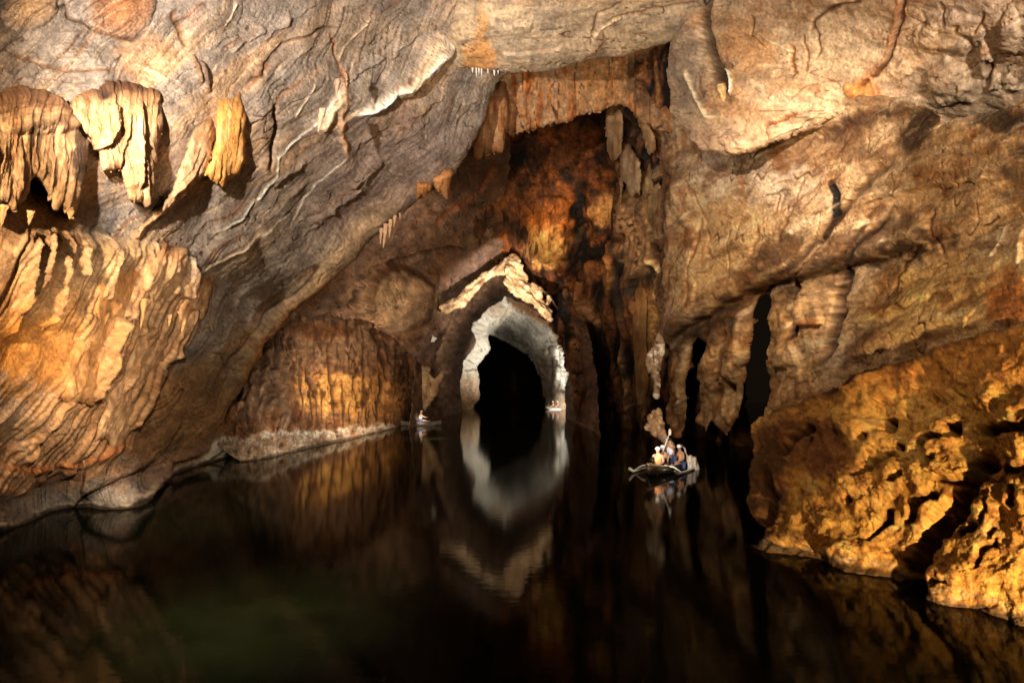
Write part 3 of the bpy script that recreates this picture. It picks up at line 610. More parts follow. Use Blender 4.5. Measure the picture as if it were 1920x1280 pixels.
# ------------------------------------------------------------------ the arch at the end of the chamber, two frames deep
HOLE = [(868, 860), (866, 770), (863, 720), (866, 697), (869, 677), (886, 656), (893, 637), (884, 619), (888, 605), (900, 597), (915, 580), (935, 566), (947, 556), (965, 563), (990, 573), (1015, 588), (1030, 602), (1046, 628), (1060, 648), (1067, 670), (1068, 690), (1061, 720), (1060, 750), (1062, 860)]
PTS_V = [(822, 578, 62), (875, 542, 62), (962, 482, 61), (1034, 575, 62), (1085, 680, 63), (780, 650, 60), (790, 760, 61), (900, 590, 90), (947, 552, 92), (870, 640, 90), (862, 700, 92), (1030, 598, 88), (1068, 680, 84), (1064, 750, 84), (850, 800, 80), (866, 772, 93), (900, 545, 68), (1000, 560, 70), (1075, 800, 66), (830, 700, 74), (780, 800, 58), (840, 600, 68)]
def f_vault(f):
    X, Y = f.X, f.Y
    f.h += fbm(X / 30, Y / 30, 3, 301) * 5 + fbm(X / 8, Y / 10, 3, 303, .6) * 1.5 + ridged(X / 16, Y / 40, 3, 305) * 2
    f.c[:] = (.22, .155, .11); mottle(f, (.12, .075, .05), (.3, .22, .16), 307, None, 1, 22, .7)
    f.patch(1070, 640, 16, 50, (.30, .24, .19), .7); cracks(f, (X - Y * .4) / 10, Y / 30, 735, .93, 2); vary(f, 309, .5, 9)
    f.step([(795, 640), (830, 620), (868, 600)], 5, 14, 1); f.crack([(1022, 545), (1028, 580), (1034, 610)], 4, 12, .5, col=BLACK)
    f.ridge([(1040, 560), (1060, 620), (1080, 700), (1085, 760)], 4, 7, 1, col=(.4, .28, .18), cs=.7); f.crack([(1045, 600), (1062, 650), (1074, 700), (1078, 760)], 4, 8, 1, col=UMBER)
tag(relief('outer_vault', [(740, 860), (765, 800), (770, 760), (775, 700), (770, 650), (800, 600), (822, 577), (852, 556), (875, 539), (906, 508), (931, 494), (962, 480), (990, 505), (1034, 560), (1060, 590), (1100, 600), (1120, 700), (1130, 860)] + HOLE[::-1], PTS_V, f_vault, M_FAR, 1.5, rnd=(4, 4), ragged=.8), kind='structure')

def body(name, poly, pts, feat, label, cat, mat=M_FAR, step=1.3, rnd=(6, 6), ragged=1.0, drips=0, skirt=1.05, group=None, base=TAUPE):
    return tag(relief(name, poly, pts, feat, mat, step, rnd, ragged, skirt, drips, base), label, cat, group)
def f_pale(c1, c2, c3, seed, ang=None, amp=1.):
    def g(f):
        X, Y = f.X, f.Y
        if ang is not None:
            c, s = math.cos(math.radians(ang)), math.sin(math.radians(ang)); X, Y = (X * c + Y * s) / 3, -X * s + Y * c
        f.h += amp * (fbm(X / 18, Y / 18, 3, seed) * 4 + fbm(X / 5, Y / 5, 3, seed + 2, .6) * 1.1 + ridged(X / 9, Y / 9, 2, seed + 4) * 1.2)
        f.c[:] = c1; mottle(f, c2, c3, seed + 6, None, 1, 16, .7); vary(f, seed + 9, .25, 6)
    return g
# pale ribs of the outer frame
body('arch_rib', [(822, 574), (832, 568), (856, 556), (872, 541), (887, 528), (906, 509), (931, 495), (950, 486), (964, 479), (966, 500), (950, 518), (931, 519), (908, 531), (892, 549), (866, 573), (846, 584), (834, 592)],
     lambda X, Y: 54.5 + (X - 822) * .01, f_pale((.45, .36, .26), (.22, .14, .09), CRM, 311, -38, 3.0), 'pale jagged left rib of the outer arch, rising to the peak', 'rock rib', group='pale ribs of the outer arch', rnd=(9, 10))
body('arch_rib', [(956, 484), (966, 480), (974, 498), (984, 512), (990, 531), (996, 536), (1001, 532), (1006, 548), (1012, 536), (1018, 560), (1024, 566), (1030, 552), (1036, 578), (1035, 602), (1020, 592), (1000, 577), (981, 562), (959, 546), (944, 530), (946, 510)],
     lambda X, Y: 55.5 + (X - 960) * .02, f_pale((.42, .32, .22), (.20, .12, .07), CRM, 321, 42, 4.0), 'pale toothed right rib of the outer arch running down from the peak', 'rock rib', group='pale ribs of the outer arch', rnd=(10, 10), drips=1.5)
body('rock_outcrop', [(781, 638), (790, 630), (800, 620), (808, 618), (812, 628), (820, 634), (814, 642), (806, 640), (800, 649), (794, 646), (795, 638), (786, 641)],
     lambda X, Y: 0 * X + 58.0, f_pale(PALE, SAND, PALE, 331), 'pale jagged knob sticking out left of the arch under the outer rib', 'rock', rnd=(6, 5))
body('limestone_pillar', [(786, 676), (800, 674), (808, 682), (806, 700), (812, 712), (826, 700), (832, 690), (830, 712), (822, 730), (812, 748), (800, 764), (790, 776), (781, 786), (772, 796), (768, 792), (776, 778), (782, 762), (784, 730), (780, 705)],
     lambda X, Y: 61.5 + (Y - 680) * .01, f_pale((.36, .27, .19), (.20, .13, .08), SAND, 341, 80, 2.2), 'knobbly tan rock pillar above the sitting person left of the arch', 'rock pillar', rnd=(7, 8))
# inner frame
PTS_I = [(900, 600, 104), (870, 690, 104), (868, 770, 104), (950, 566, 104), (1030, 610, 104), (1062, 680, 104), (1058, 770, 104), (895, 740, 107), (890, 770, 107), (914, 640, 109), (935, 605, 108), (930, 630, 132), (965, 650, 132), (985, 664, 126), (1012, 700, 118), (1024, 765, 113), (960, 600, 112), (1000, 640, 116), (1040, 700, 107), (950, 620, 122)]
def f_inner(f):
    X, Y = f.X, f.Y
    f.h += fbm(X / 24, Y / 24, 3, 351) * 5 + fbm((X + Y) / 20, (Y - X) / 5, 3, 353, .6) * 1.6 + ridged(X / 6, Y / 40, 3, 355) * 2.2 * sstep(640, 680, Y)
    f.c[:] = (.30, .29, .265); mottle(f, (.20, .19, .17), (.42, .41, .38), 357, 42, 3, 14, .8); d_, s_, t_ = seg_dist(X, Y, [(950, 566), (915, 600), (900, 625), (898, 655), (878, 690), (882, 720)]); f.wash(.85 * sstep(26, 14, d_ + f.wx), (.60, .585, .54)); f.wash(.9 * sstep(14, 4, np.abs(X - 1052) + f.wx) * sstep(640, 665, Y), (.66, .65, .6)); cracks(f, (X * .75 + Y * .65) / 16, (Y * .75 - X * .65) / 6, 737, .93, 2.4, (.08, .07, .06), .8); f.wash(.8 * sstep(720, 750, Y), (.26, .19, .13)); f.wash(.6 * sstep(930, 870, X) * sstep(690, 720, Y), (.42, .30, .2))
    d_, s_, t_ = seg_dist(X + f.wx * .4, Y + f.wy * .4, [(958, 558), (1000, 580), (1036, 610), (1060, 650)]); f.wash(.9 * sstep(13, 7, d_), (.16, .11, .075)); f.h -= 4 * sstep(13, 8, d_); f.patch(935, 580, 26, 14, (.4, .33, .26), .6); f.wash(.8 * sstep(1000, 1012, X) * sstep(655, 670, Y) * sstep(1048, 1036, X + f.wx), (.13, .105, .08)); f.step([(1030, 606), (990, 580), (955, 566)], 7, 9, .5, col=BROWN); f.step([(1024, 700), (1010, 672), (1040, 668), (1058, 690)], 6, 8, .6); f.crack([(1030, 640), (1034, 690), (1030, 760)], 2.5, 7, .6); f.crack([(1046, 655), (1048, 700), (1044, 760)], 2, 6, .5); f.crack([(950, 572), (948, 588), (936, 604)], 2, 5, .4, col=(.3, .24, .19)); f.crack([(866, 696), (880, 690), (894, 694)], 1.5, 4, .3, col=BROWN)
    f.step([(920, 624), (940, 610), (950, 590), (952, 570)], 4, 8, .4); f.ridge([(950, 562), (922, 588), (902, 610), (897, 630), (904, 650), (890, 671), (874, 690), (881, 714), (884, 745)], 9, 11, .3, False); f.bump(903, 648, 16, 22, 6, 0, 2); f.bump(880, 725, 16, 26, 7, 0, 2)
    vary(f, 359, .2, 5)
tag(relief('inner_arch', [(855, 860), (855, 640), (870, 600), (925, 550), (960, 545), (1050, 600), (1080, 650), (1085, 860), (1030, 860), (1027, 780), (1022, 750), (1016, 722), (1010, 698), (1001, 680), (986, 664), (966, 652), (940, 638), (918, 627), (908, 634), (913, 644), (914, 653), (906, 668), (899, 677), (893, 690), (898, 709), (896, 741), (889, 758), (886, 780), (885, 860)], PTS_I, f_inner, M_FAR, 1.3, rnd=(6, 8), ragged=1.8), kind='structure')
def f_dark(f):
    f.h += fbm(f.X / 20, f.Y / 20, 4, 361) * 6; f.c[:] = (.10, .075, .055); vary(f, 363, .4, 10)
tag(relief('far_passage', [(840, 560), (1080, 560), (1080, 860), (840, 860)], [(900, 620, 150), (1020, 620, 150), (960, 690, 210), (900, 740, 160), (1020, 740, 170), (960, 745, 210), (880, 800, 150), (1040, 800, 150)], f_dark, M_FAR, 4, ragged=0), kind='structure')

# ------------------------------------------------------------------ hanging columns right of the arch
PTS_C = [(1150, 220, 34), (1240, 250, 31), (1200, 500, 41), (1240, 600, 40), (1180, 700, 50), (1200, 803, 54.3), (1100, 793, 63), (1062, 600, 59), (1080, 700, 62), (1240, 810, 49.6), (1300, 620, 38), (1300, 800, 44), (1080, 560, 56), (1160, 420, 42), (1200, 900, 55), (1100, 900, 64), (1340, 900, 44)]
def f_col(f):
    X, Y = f.X, f.Y
    ax = [(1160, 180), (1150, 480), (1135, 850)]
    f.h += fbm(X / 30, Y / 90, 3, 371) * 14 + fbm(X / 9, Y / 24, 3, 373, .6) * 2.5
    flute(f, ax, 44, 30, 11, 1, .7, .25, 220); flute(f, ax, 15, 9, 12, 1, .6, .25, 150)
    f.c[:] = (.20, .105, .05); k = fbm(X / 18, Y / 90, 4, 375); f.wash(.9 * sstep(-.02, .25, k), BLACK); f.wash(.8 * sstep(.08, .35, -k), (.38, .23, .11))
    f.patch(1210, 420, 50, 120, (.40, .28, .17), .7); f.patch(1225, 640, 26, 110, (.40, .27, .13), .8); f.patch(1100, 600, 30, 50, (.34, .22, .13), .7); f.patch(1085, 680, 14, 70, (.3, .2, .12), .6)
    f.patch(1120, 690, 24, 90, BLACK, .8); f.patch(1170, 560, 20, 60, BLACK, .8); f.patch(1195, 220, 22, 80, BLACK, .6); f.patch(1415, 690, 50, 150, BLACK, .97); f.patch(1298, 730, 24, 110, BLACK, .95)  # last two BLACK patches paint the unlit dark behind the finger gaps
    f.ridge([(1232, 480), (1240, 510), (1238, 540), (1232, 560)], 5, 12, .5, col=(.62, .46, .26)); f.ridge([(1250, 300), (1262, 340), (1282, 400)], 8, 10, .5, col=(.5, .38, .24), cs=.7)
    f.ridge([(1170, 640), (1176, 700), (1180, 780)], 6, 12, 1, col=(.42, .3, .17), cs=.7); f.ridge([(1150, 470), (1155, 520), (1152, 560)], 7, 10, 1, col=(.45, .28, .13), cs=.6)
    cracks(f, X / 14, Y / 70, 731, .93, 5, BLACK, .9); vary(f, 379, .6, 12); vary(f, 380, .4, 5)
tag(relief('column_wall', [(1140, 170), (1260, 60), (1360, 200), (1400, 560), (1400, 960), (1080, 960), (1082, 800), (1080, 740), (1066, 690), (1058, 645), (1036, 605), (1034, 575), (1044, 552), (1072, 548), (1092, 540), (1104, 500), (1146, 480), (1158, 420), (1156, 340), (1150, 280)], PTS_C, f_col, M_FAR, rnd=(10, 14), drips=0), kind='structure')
DC = rbf(PTS_C)
GC = 'long flowstone columns hanging beside the dark cleft'
def column(poly, lift, label, seed, base=(.38, .27, .17), D=DC, **k):
    xs = [p[0] for p in poly]; ys = [p[1] for p in poly]; cx = sum(xs) / len(xs)
    return hang('hanging_column', poly, lift, [(cx + 2, min(ys) - 30), (cx, max(ys) + 30)], 13, 4, label, 'rock column', base, seed, D, GC, M_FLOW, 1.5, None, (11, 16), 1.0, 1.04, BROWN, .45, **k)
column([(1136, 190), (1150, 186), (1166, 192), (1169, 230), (1166, 290), (1158, 303), (1144, 304), (1138, 285), (1135, 240)], 2.0, 'blunt brown hanging column left of the dark cleft, level with the panel edge', 401)
column([(1196, 215), (1206, 214), (1216, 232), (1230, 262), (1231, 280), (1224, 289), (1214, 284), (1206, 262), (1198, 236)], 2.5, 'short leaning brown column inside the dark cleft', 403)
column([(1164, 266), (1176, 262), (1186, 280), (1200, 300), (1203, 330), (1200, 366), (1192, 360), (1186, 371), (1176, 356), (1170, 340), (1163, 400), (1160, 340), (1162, 300)], 2.6, 'long tapering column with ragged tips below the blunt one', 405, (.42, .32, .22))
column([(1200, 300), (1212, 296), (1226, 312), (1240, 350), (1244, 400), (1238, 440), (1228, 470), (1216, 440), (1206, 380), (1200, 340)], 1.8, 'broad brown column hanging at the left border of the right wall', 407, (.36, .26, .15))
column([(1190, 500), (1204, 505), (1214, 560), (1212, 640), (1216, 720), (1210, 772), (1196, 760), (1190, 700), (1186, 620), (1184, 550)], 1.4, 'long thin brown column reaching down towards the water left of the boat', 409, (.34, .22, .11))
hang('flowstone_drapery', [(905, 160), (926, 150), (948, 146), (952, 180), (954, 210), (948, 250), (941, 287), (930, 285), (918, 290), (906, 284), (900, 300), (890, 296), (884, 270), (892, 230), (898, 190)], 1.5, [(930, 140), (925, 220), (912, 310)], 12, 6,
     'brown curtain hanging where the left wall meets the panel', 'flowstone', (.36, .22, .12), 411, rbf(PTS_P), 'brown draperies under the left slab', stain=RUST, kb=.6)
hang('flowstone_drapery', [(783, 345), (800, 335), (808, 338), (806, 360), (798, 372), (790, 368), (783, 376)], .8, [(800, 330), (792, 380)], 7, 4, 'small orange drapery, left one of two under the slab edge', 'flowstone', (.46, .26, .12), 413, DL, 'brown draperies under the left slab', drips=2)
hang('flowstone_drapery', [(812, 336), (832, 318), (846, 308), (850, 316), (847, 340), (845, 372), (838, 376), (830, 366), (822, 360), (814, 352)], 1.2, [(840, 300), (828, 380)], 8, 4, 'small orange drapery with a pale top, right one of two under the slab edge', 'flowstone', (.50, .30, .15), 415, DL, 'brown draperies under the left slab', drips=2)

def stalactite(px, py, Yd, length, wid, label, group, seed, col=CRM, lean=0.0):
    """tapering, knotty hanging spike; py is its root"""
    rs = random.Random(seed); x, y, z = at(px, py, Yd); k = Yd / F; n = 12; m = 18
    V = []; C = []
    for i in range(n + 1):
        t = i / n; r = wid * .5 * k * ((1 - t) ** .75 * (1 + .16 * math.sin(t * 17 + seed) + rs.uniform(-.07, .07)) + .04)
        for j in range(m):
            a = 2 * math.pi * j / m; rr = r * (1 + .13 * math.sin(3 * a + seed) + .08 * math.sin(7 * a + t * 5))
            V.append((x + rr * math.cos(a) + lean * t * length * k, y + rr * math.sin(a), z - t * length * k)); s = .75 + .35 * rs.random(); C.append([c * s for c in col])
    Q = [(i * m + j, i * m + (j + 1) % m, (i + 1) * m + (j + 1) % m, (i + 1) * m + j) for i in range(n) for j in range(m)]
    V.append((x + lean * length * k, y, z - length * k * 1.03)); C.append(col); tip = len(V) - 1
    Q += [(n * m + j, n * m + (j + 1) % m, tip, tip) for j in range(0)]
    return tag(mesh_from('stalactite', np.array(V), np.array(Q), np.array(C), M_FLOW), label, 'stalactite', group)
GS = 'small white stalactites along the lower edge of the ceiling slab'
for i, (px, L_, w_) in enumerate([(886, 9, 5), (893, 17, 4), (898, 9, 4), (903, 14, 4), (915, 8, 4), (927, 13, 7), (934, 9, 5), (948, 6, 4)]):
    stalactite(px, 128 + i * .4, 24.3, L_, w_ * .75, ['leftmost and short white spike in the row under the ceiling slab', 'longest thin white spike in the row under the ceiling slab', 'short white spike just right of the longest one under the ceiling slab', 'second longest white spike in the row under the ceiling slab', 'tiny white spike in the middle of the row under the ceiling slab', 'thickest white spike in the row under the ceiling slab', 'stubby white spike right of the thickest one under the ceiling slab', 'rightmost and tiniest white spike of the row under the ceiling slab'][i], GS, i + 1, PALE)
GT = 'ragged stalactites below the slab edge'
for i, (px, py, L_, w_, le, lb) in enumerate([(724, 420, 46, 9, -.12, 'longest stalactite of the ragged row below the slab edge'), (733, 412, 34, 8, -.1, 'second longest stalactite of the ragged row, right of the longest'), (741, 404, 22, 7, -.1, 'short stalactite at the right end of the ragged row below the slab edge'), (716, 428, 30, 8, -.1, 'leaning stalactite at the left end of the ragged row below the slab edge'), (750, 400, 12, 5, 0, 'tiniest spike of the ragged row below the slab edge')]):
    stalactite(px, py, 29.2, L_, w_, lb, GT, i + 21, (.42, .31, .21), le)
stalactite(606, 205, 20.3, 44, 13, 'long cream stalactite hanging from the pale vein on the left wall', 'stalactites on the veined wall', 41, (.46, .36, .27), -.22)
stalactite(634, 150, 20.6, 26, 12, 'stubby tan stalactite above the long cream one on the veined wall', 'stalactites on the veined wall', 42, (.40, .31, .23), -.1)
for i, (px, py, L_, w_, lb) in enumerate([(8, 385, 40, 14, 'brown stalactite at the picture edge under the bell-shaped flowstone'), (58, 396, 26, 12, 'stubby stalactite hanging above the bright fingers at the left'), (133, 396, 16, 12, 'pointed pale tip below the right foot of the bell-shaped flowstone'), (345, 600, 26, 10, 'orange dagger-shaped stalactite below the slanting plates'), (320, 590, 22, 9, 'thin tan stalactite left of the orange dagger-shaped one'), (272, 560, 60, 12, 'long slender spike between the slanting plates')]):
    stalactite(px, py, float(DL(np.array(float(px)), np.array(float(py)))) - .9, L_, w_, lb, 'stalactites among the left draperies', 50 + i, (.5, .34, .19), -.15)

# ------------------------------------------------------------------ right wall
PTS_W = [(1250, 300, 30), (1240, 480, 33), (1400, 330, 22), (1400, 480, 23.5), (1600, 400, 16.5), (1600, 230, 16), (1750, 210, 13), (1900, 220, 10.8), (1900, 420, 10.9), (1920, 600, 10.6), (2200, 300, 8), (2200, 700, 8),
         (1300, 600, 30), (1250, 740, 38), (1350, 700, 29), (1350, 810, 31), (1400, 600, 25), (1440, 760, 26), (1470, 640, 23), (1520, 560, 20), (1520, 740, 20.5), (1650, 620, 15.5), (1780, 500, 13), (1700, 640, 14.5), (1230, 600, 36)]
def f_right(f):
    X, Y = f.X, f.Y
    f.h += fbm((X * .85 - Y * .5) / 240, (Y * .85 + X * .5) / 90, 3, 421) * 22 + fbm((X * .8 - Y * .6) / 60, (Y * .8 + X * .6) / 24, 3, 422) * 1.5 + fbm(X / 9, Y / 8, 4, 424, .7) * 1.7
    f.c[:] = (.48, .365, .245); mottle(f, (.60, .50, .38), (.28, .18, .10), 427, -38, 5, 46, .75)
    f.patch(1420, 330, 150, 70, (.52, .44, .37), .7, 10); f.patch(1370, 480, 140, 130, (.54, .38, .21), .7); f.patch(1290, 420, 50, 110, (.56, .43, .28), .6)
    f.patch(1780, 560, 200, 80, (.54, .41, .22), .8, -10); f.patch(1760, 330, 190, 90, (.36, .27, .18), .6)
    f.wash(.75 * sstep(.15, .45, fbm(X / 60, Y / 60, 5, 431)), (.27, .15, .07))
    f.wash(.75 * sstep(1285, 1236, X + f.wx * 3) * sstep(720, 600, Y), (.29, .18, .10)); f.wash(.8 * sstep(1290, 1240, X + f.wx * 3) * sstep(.0, .3, fbm(X / 8, Y / 70, 4, 461)), (.09, .05, .03))
    # stains, and a dark band along the overhang
    f.patch(1470, 620, 36, 60, (.42, .29, .16), .5)
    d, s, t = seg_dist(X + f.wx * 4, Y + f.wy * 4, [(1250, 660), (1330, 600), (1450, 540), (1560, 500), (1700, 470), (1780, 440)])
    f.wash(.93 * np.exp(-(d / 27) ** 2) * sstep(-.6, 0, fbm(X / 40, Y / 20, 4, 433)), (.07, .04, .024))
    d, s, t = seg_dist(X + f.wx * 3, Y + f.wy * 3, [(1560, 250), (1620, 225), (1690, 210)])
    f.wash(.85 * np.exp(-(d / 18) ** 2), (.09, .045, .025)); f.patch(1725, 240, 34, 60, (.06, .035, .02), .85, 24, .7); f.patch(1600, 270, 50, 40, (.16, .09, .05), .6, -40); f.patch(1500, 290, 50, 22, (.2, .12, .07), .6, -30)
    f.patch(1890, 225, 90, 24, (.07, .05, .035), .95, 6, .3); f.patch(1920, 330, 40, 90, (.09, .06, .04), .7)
    f.patch(1900, 560, 50, 60, (.34, .15, .05), .8)
    # overhang above the fingers, and the fingers themselves
    f.step([(1236, 655), (1290, 612), (1340, 585), (1400, 545), (1460, 525), (1560, 505), (1680, 475), (1790, 430)], 30, 110, .7, edge=26)
    low = sstep(0, 40, Y - (655 - (X - 1236) * .40)) * sstep(1580, 1500, X)
    flute(f, [(1360, 500), (1350, 900)], 34, 15, 21, low, .6, .25, 400); f.h += low * fbm(X / 14, Y / 50, 3, 437) * 6
    f.wash(low * .5, (.42, .29, .15)); f.wash(low * .6 * sstep(.0, .3, fbm(X / 12, Y / 60, 4, 438)), (.24, .12, .05))
    # cleft, the shade in its throat painted black
    f.wash((lambda d: sstep(8, 5, d))(seg_dist(X + f.wx * .3, Y + f.wy * .3, [(1572, 340), (1580, 366), (1583, 395), (1577, 418), (1566, 440)])[0]), (.004, .003, .002)); f.crack([(1571, 338), (1582, 366), (1584, 395), (1578, 418), (1568, 440)], 5, 6, .3)
    f.crack([(1568, 440), (1545, 480), (1500, 520)], 3, 8, 1, col=BROWN); f.crack([(1650, 385), (1630, 430), (1600, 470), (1575, 510), (1565, 560), (1560, 620), (1548, 660)], 4, 14, 1, col=UMBER)
    f.crack([(1600, 500), (1580, 530), (1572, 580), (1568, 620), (1550, 680)], 9, 22, 1, col=DARK); f.bump(1533, 545, 26, 40, 14, 12, 2, (.46, .34, .22)); f.bump(1510, 575, 16, 34, 16, 10, 2, (.48, .35, .2))
    f.step([(1500, 690), (1495, 640), (1490, 600)], 12, 26, 1)
    f.step([(1490, 610), (1545, 605)], 16, 30, 1, col=RUST)
    for k in range(22):
        x = 1600 + k * 12; f.bump(x, 372 - k * 2 + (k * 37 % 13) - 6, 7, 5, 5, 0, 2)
    f.step([(1620, 385), (1700, 358), (1790, 342), (1880, 336)], 7, 26, 1)
    f.crack([(1757, 385), (1750, 410), (1756, 445), (1770, 480)], 2.5, 8, .8, col=BROWN); f.crack([(1870, 405), (1850, 420), (1835, 425)], 2, 6, .5, col=UMBER)
    f.ridge([(1878, 425), (1872, 455), (1855, 478), (1845, 485)], 3.5, 6, .5, col=PALE, cs=.8); f.ridge([(1918, 420), (1912, 460), (1916, 500)], 6, 8, .5, col=CRM, cs=.9)
    f.crack([(1480, 358), (1479, 400)], 1.8, 7, .3, col=UMBER); f.crack([(1472, 360), (1470, 395)], 2, 3, .3, col=BROWN); f.bump(1526, 388, 10, 13, 5, 0, 2)
    f.crack([(1442, 420), (1438, 450), (1430, 475)], 3, 9, .8, col=BROWN); f.ridge([(1447, 485), (1445, 500)], 4, 5, .3, col=CRM)
    f.crack([(1318, 400), (1312, 470), (1300, 520), (1306, 580)], 2, 6, 1, col=RUST); f.crack([(1230, 480), (1250, 560), (1240, 620)], 3, 8, 1, col=BROWN)
    f.step([(1290, 640), (1300, 600), (1320, 560), (1318, 520)], 6, 20, 1)
    f.step([(1500, 260), (1460, 285), (1420, 300)][::-1], 6, 20, 1); f.step([(1560, 620), (1640, 600), (1720, 560), (1800, 540)], 5, 20, 1.5); f.bump(1680, 575, 20, 6, -5, 0, 2, BROWN)
    f.bump(1369, 735, 8, 16, -34, -10, 2, (.05, .03, .02), .6, .4); f.ridge([(1350, 735), (1356, 770), (1370, 790), (1384, 765), (1382, 730)], 4, 6, .3)
    f.step([(1823, 700), (1820, 640), (1825, 600), (1840, 575)], 5, 14, 1); f.crack([(1898, 600), (1885, 640), (1870, 680)], 3, 8, 1, col=UMBER)
    d2, s2, t2 = seg_dist(X + f.wx, Y + f.wy, [(1150, 720), (1240, 650), (1340, 585), (1460, 520), (1600, 462), (1750, 395), (1920, 320), (2200, 240)]); q = d2 * -s2 + fbm(X / 120, Y / 120, 3, 451) * 26
    f.h += fbm(q / 15, t2 * 7, 4, 452, .6) * 3.2; up2 = sstep(-10, 25, q)
    f.wash(.5 * sstep(.08, .4, fbm(q / 13, t2 * 6, 4, 454, .6)), (.24, .14, .075)); f.wash(.45 * sstep(.1, .4, fbm(q / 17 + 40, t2 * 5, 4, 455, .6)), (.60, .50, .38)); f.wash(.6 * sstep(.24, .5, fbm(q / 7, t2 * 12, 4, 456, .6)), (.14, .08, .04))
    cracks(f, q / 26, t2 * 9, 723, .975, 2.4, BROWN, .8); cracks(f, (X + Y * .3) / 24, Y / 110, 725, .96, 3, UMBER, .8)
    for pl, w_, a in (([(1262, 300), (1280, 380), (1300, 440), (1306, 520)], 14, 9), ([(1240, 340), (1252, 420), (1248, 480)], 9, 8), ([(1480, 560), (1470, 620), (1466, 700)], 14, 12), ([(1400, 570), (1380, 640), (1372, 720)], 12, 10), ([(1340, 600), (1330, 680), (1326, 760)], 12, 9)):
        f.ridge(pl, w_, a, 1.2)
    for pl, w_, a in (([(1360, 610), (1352, 680), (1346, 760)], 4, 9), ([(1270, 650), (1262, 720), (1266, 790)], 4, 8), ([(1455, 600), (1452, 680), (1446, 740)], 3, 7), ([(1290, 330), (1330, 420), (1350, 500)], 3, 5), ([(1520, 320), (1500, 400), (1470, 460)], 3, 5), ([(1660, 300), (1620, 350), (1590, 390)], 4, 7), ([(1730, 450), (1680, 520), (1660, 600)], 3, 5)):
        f.crack(pl, w_, a, 1.6, col=(.2, .11, .05), cs=.6)
    for pl, w_, a in (([(1301, 640), (1296, 700), (1292, 780)], 9, 22), ([(1432, 540), (1424, 580), (1418, 660), (1404, 780)], 12, 24), ([(1246, 640), (1243, 700), (1250, 760)], 6, 20), ([(1496, 520), (1494, 580), (1490, 640)], 5, 18)):
        f.crack(pl, w_, a, .8, col=DARK, cs=.9)  # shade of these gaps painted dark as well as cut in
    f.patch(1470, 470, 70, 30, (.12, .07, .04), .8, -35, .7); f.patch(1640, 440, 110, 24, (.16, .10, .06), .7, -20, .7); f.patch(1345, 620, 60, 26, (.12, .07, .04), .7, -30, .7)
    for pl, w_, a, k_ in (([(1700, 300), (1640, 335), (1590, 400), (1560, 445), (1500, 500), (1440, 535), (1340, 590)], 7, 8, .6), ([(1690, 400), (1630, 450), (1590, 500), (1570, 560), (1562, 620), (1545, 690)], 6, 9, .85), ([(1440, 520), (1432, 560), (1422, 620), (1412, 700)], 7, 10, .8), ([(1500, 500), (1492, 560), (1490, 640)], 4, 7, .8), ([(1330, 600), (1318, 650), (1308, 720), (1304, 790)], 5, 9, .7), ([(1250, 300), (1246, 400), (1238, 480), (1244, 580)], 6, 9, .6)):
        f.crack(pl, w_, a, 1.0, col=DARK, cs=k_)
    f.bump(1760, 300, 120, 60, 16, -10, 2); f.bump(1420, 400, 110, 100, 16, 0, 2); f.bump(1760, 600, 150, 60, 14, -10, 2)
    f.wash(.6 * sstep(.05, .4, fbm(X / 50 + Y / 90, Y / 34, 5, 453)), (.22, .13, .07)); f.wash(.5 * sstep(.15, .4, fbm(X / 24, Y / 60, 4, 457)) * sstep(1600, 1300, X), (.34, .18, .07))
    vary(f, 443, .36, 30); vary(f, 447, .34, 6)
POLY_W = [(1180, 180), (1700, 180), (1730, 193), (1752, 200), (1768, 216), (1766, 240), (1778, 236), (1800, 226), (1850, 209), (1920, 201), (2320, 190), (2320, 900), (1500, 900), (1440, 820), (1424, 800), (1432, 752), (1440, 700), (1447, 640), (1443, 605), (1436, 575), (1424, 566), (1416, 590), (1412, 620), (1404, 640), (1402, 690), (1396, 750), (1386, 785), (1372, 800), (1362, 818), (1348, 806), (1334, 792), (1322, 808), (1306, 786), (1302, 745), (1316, 690), (1320, 650), (1308, 636), (1299, 650), (1292, 700), (1285, 740), (1288, 785), (1278, 822), (1264, 806), (1250, 770), (1240, 705), (1246, 662), (1236, 640), (1240, 600), (1230, 540), (1236, 480), (1226, 420), (1238, 350), (1228, 290)]
tag(relief('right_cave_wall', POLY_W, PTS_W, f_right, rnd=(14, 18), ragged=2.0), kind='structure')

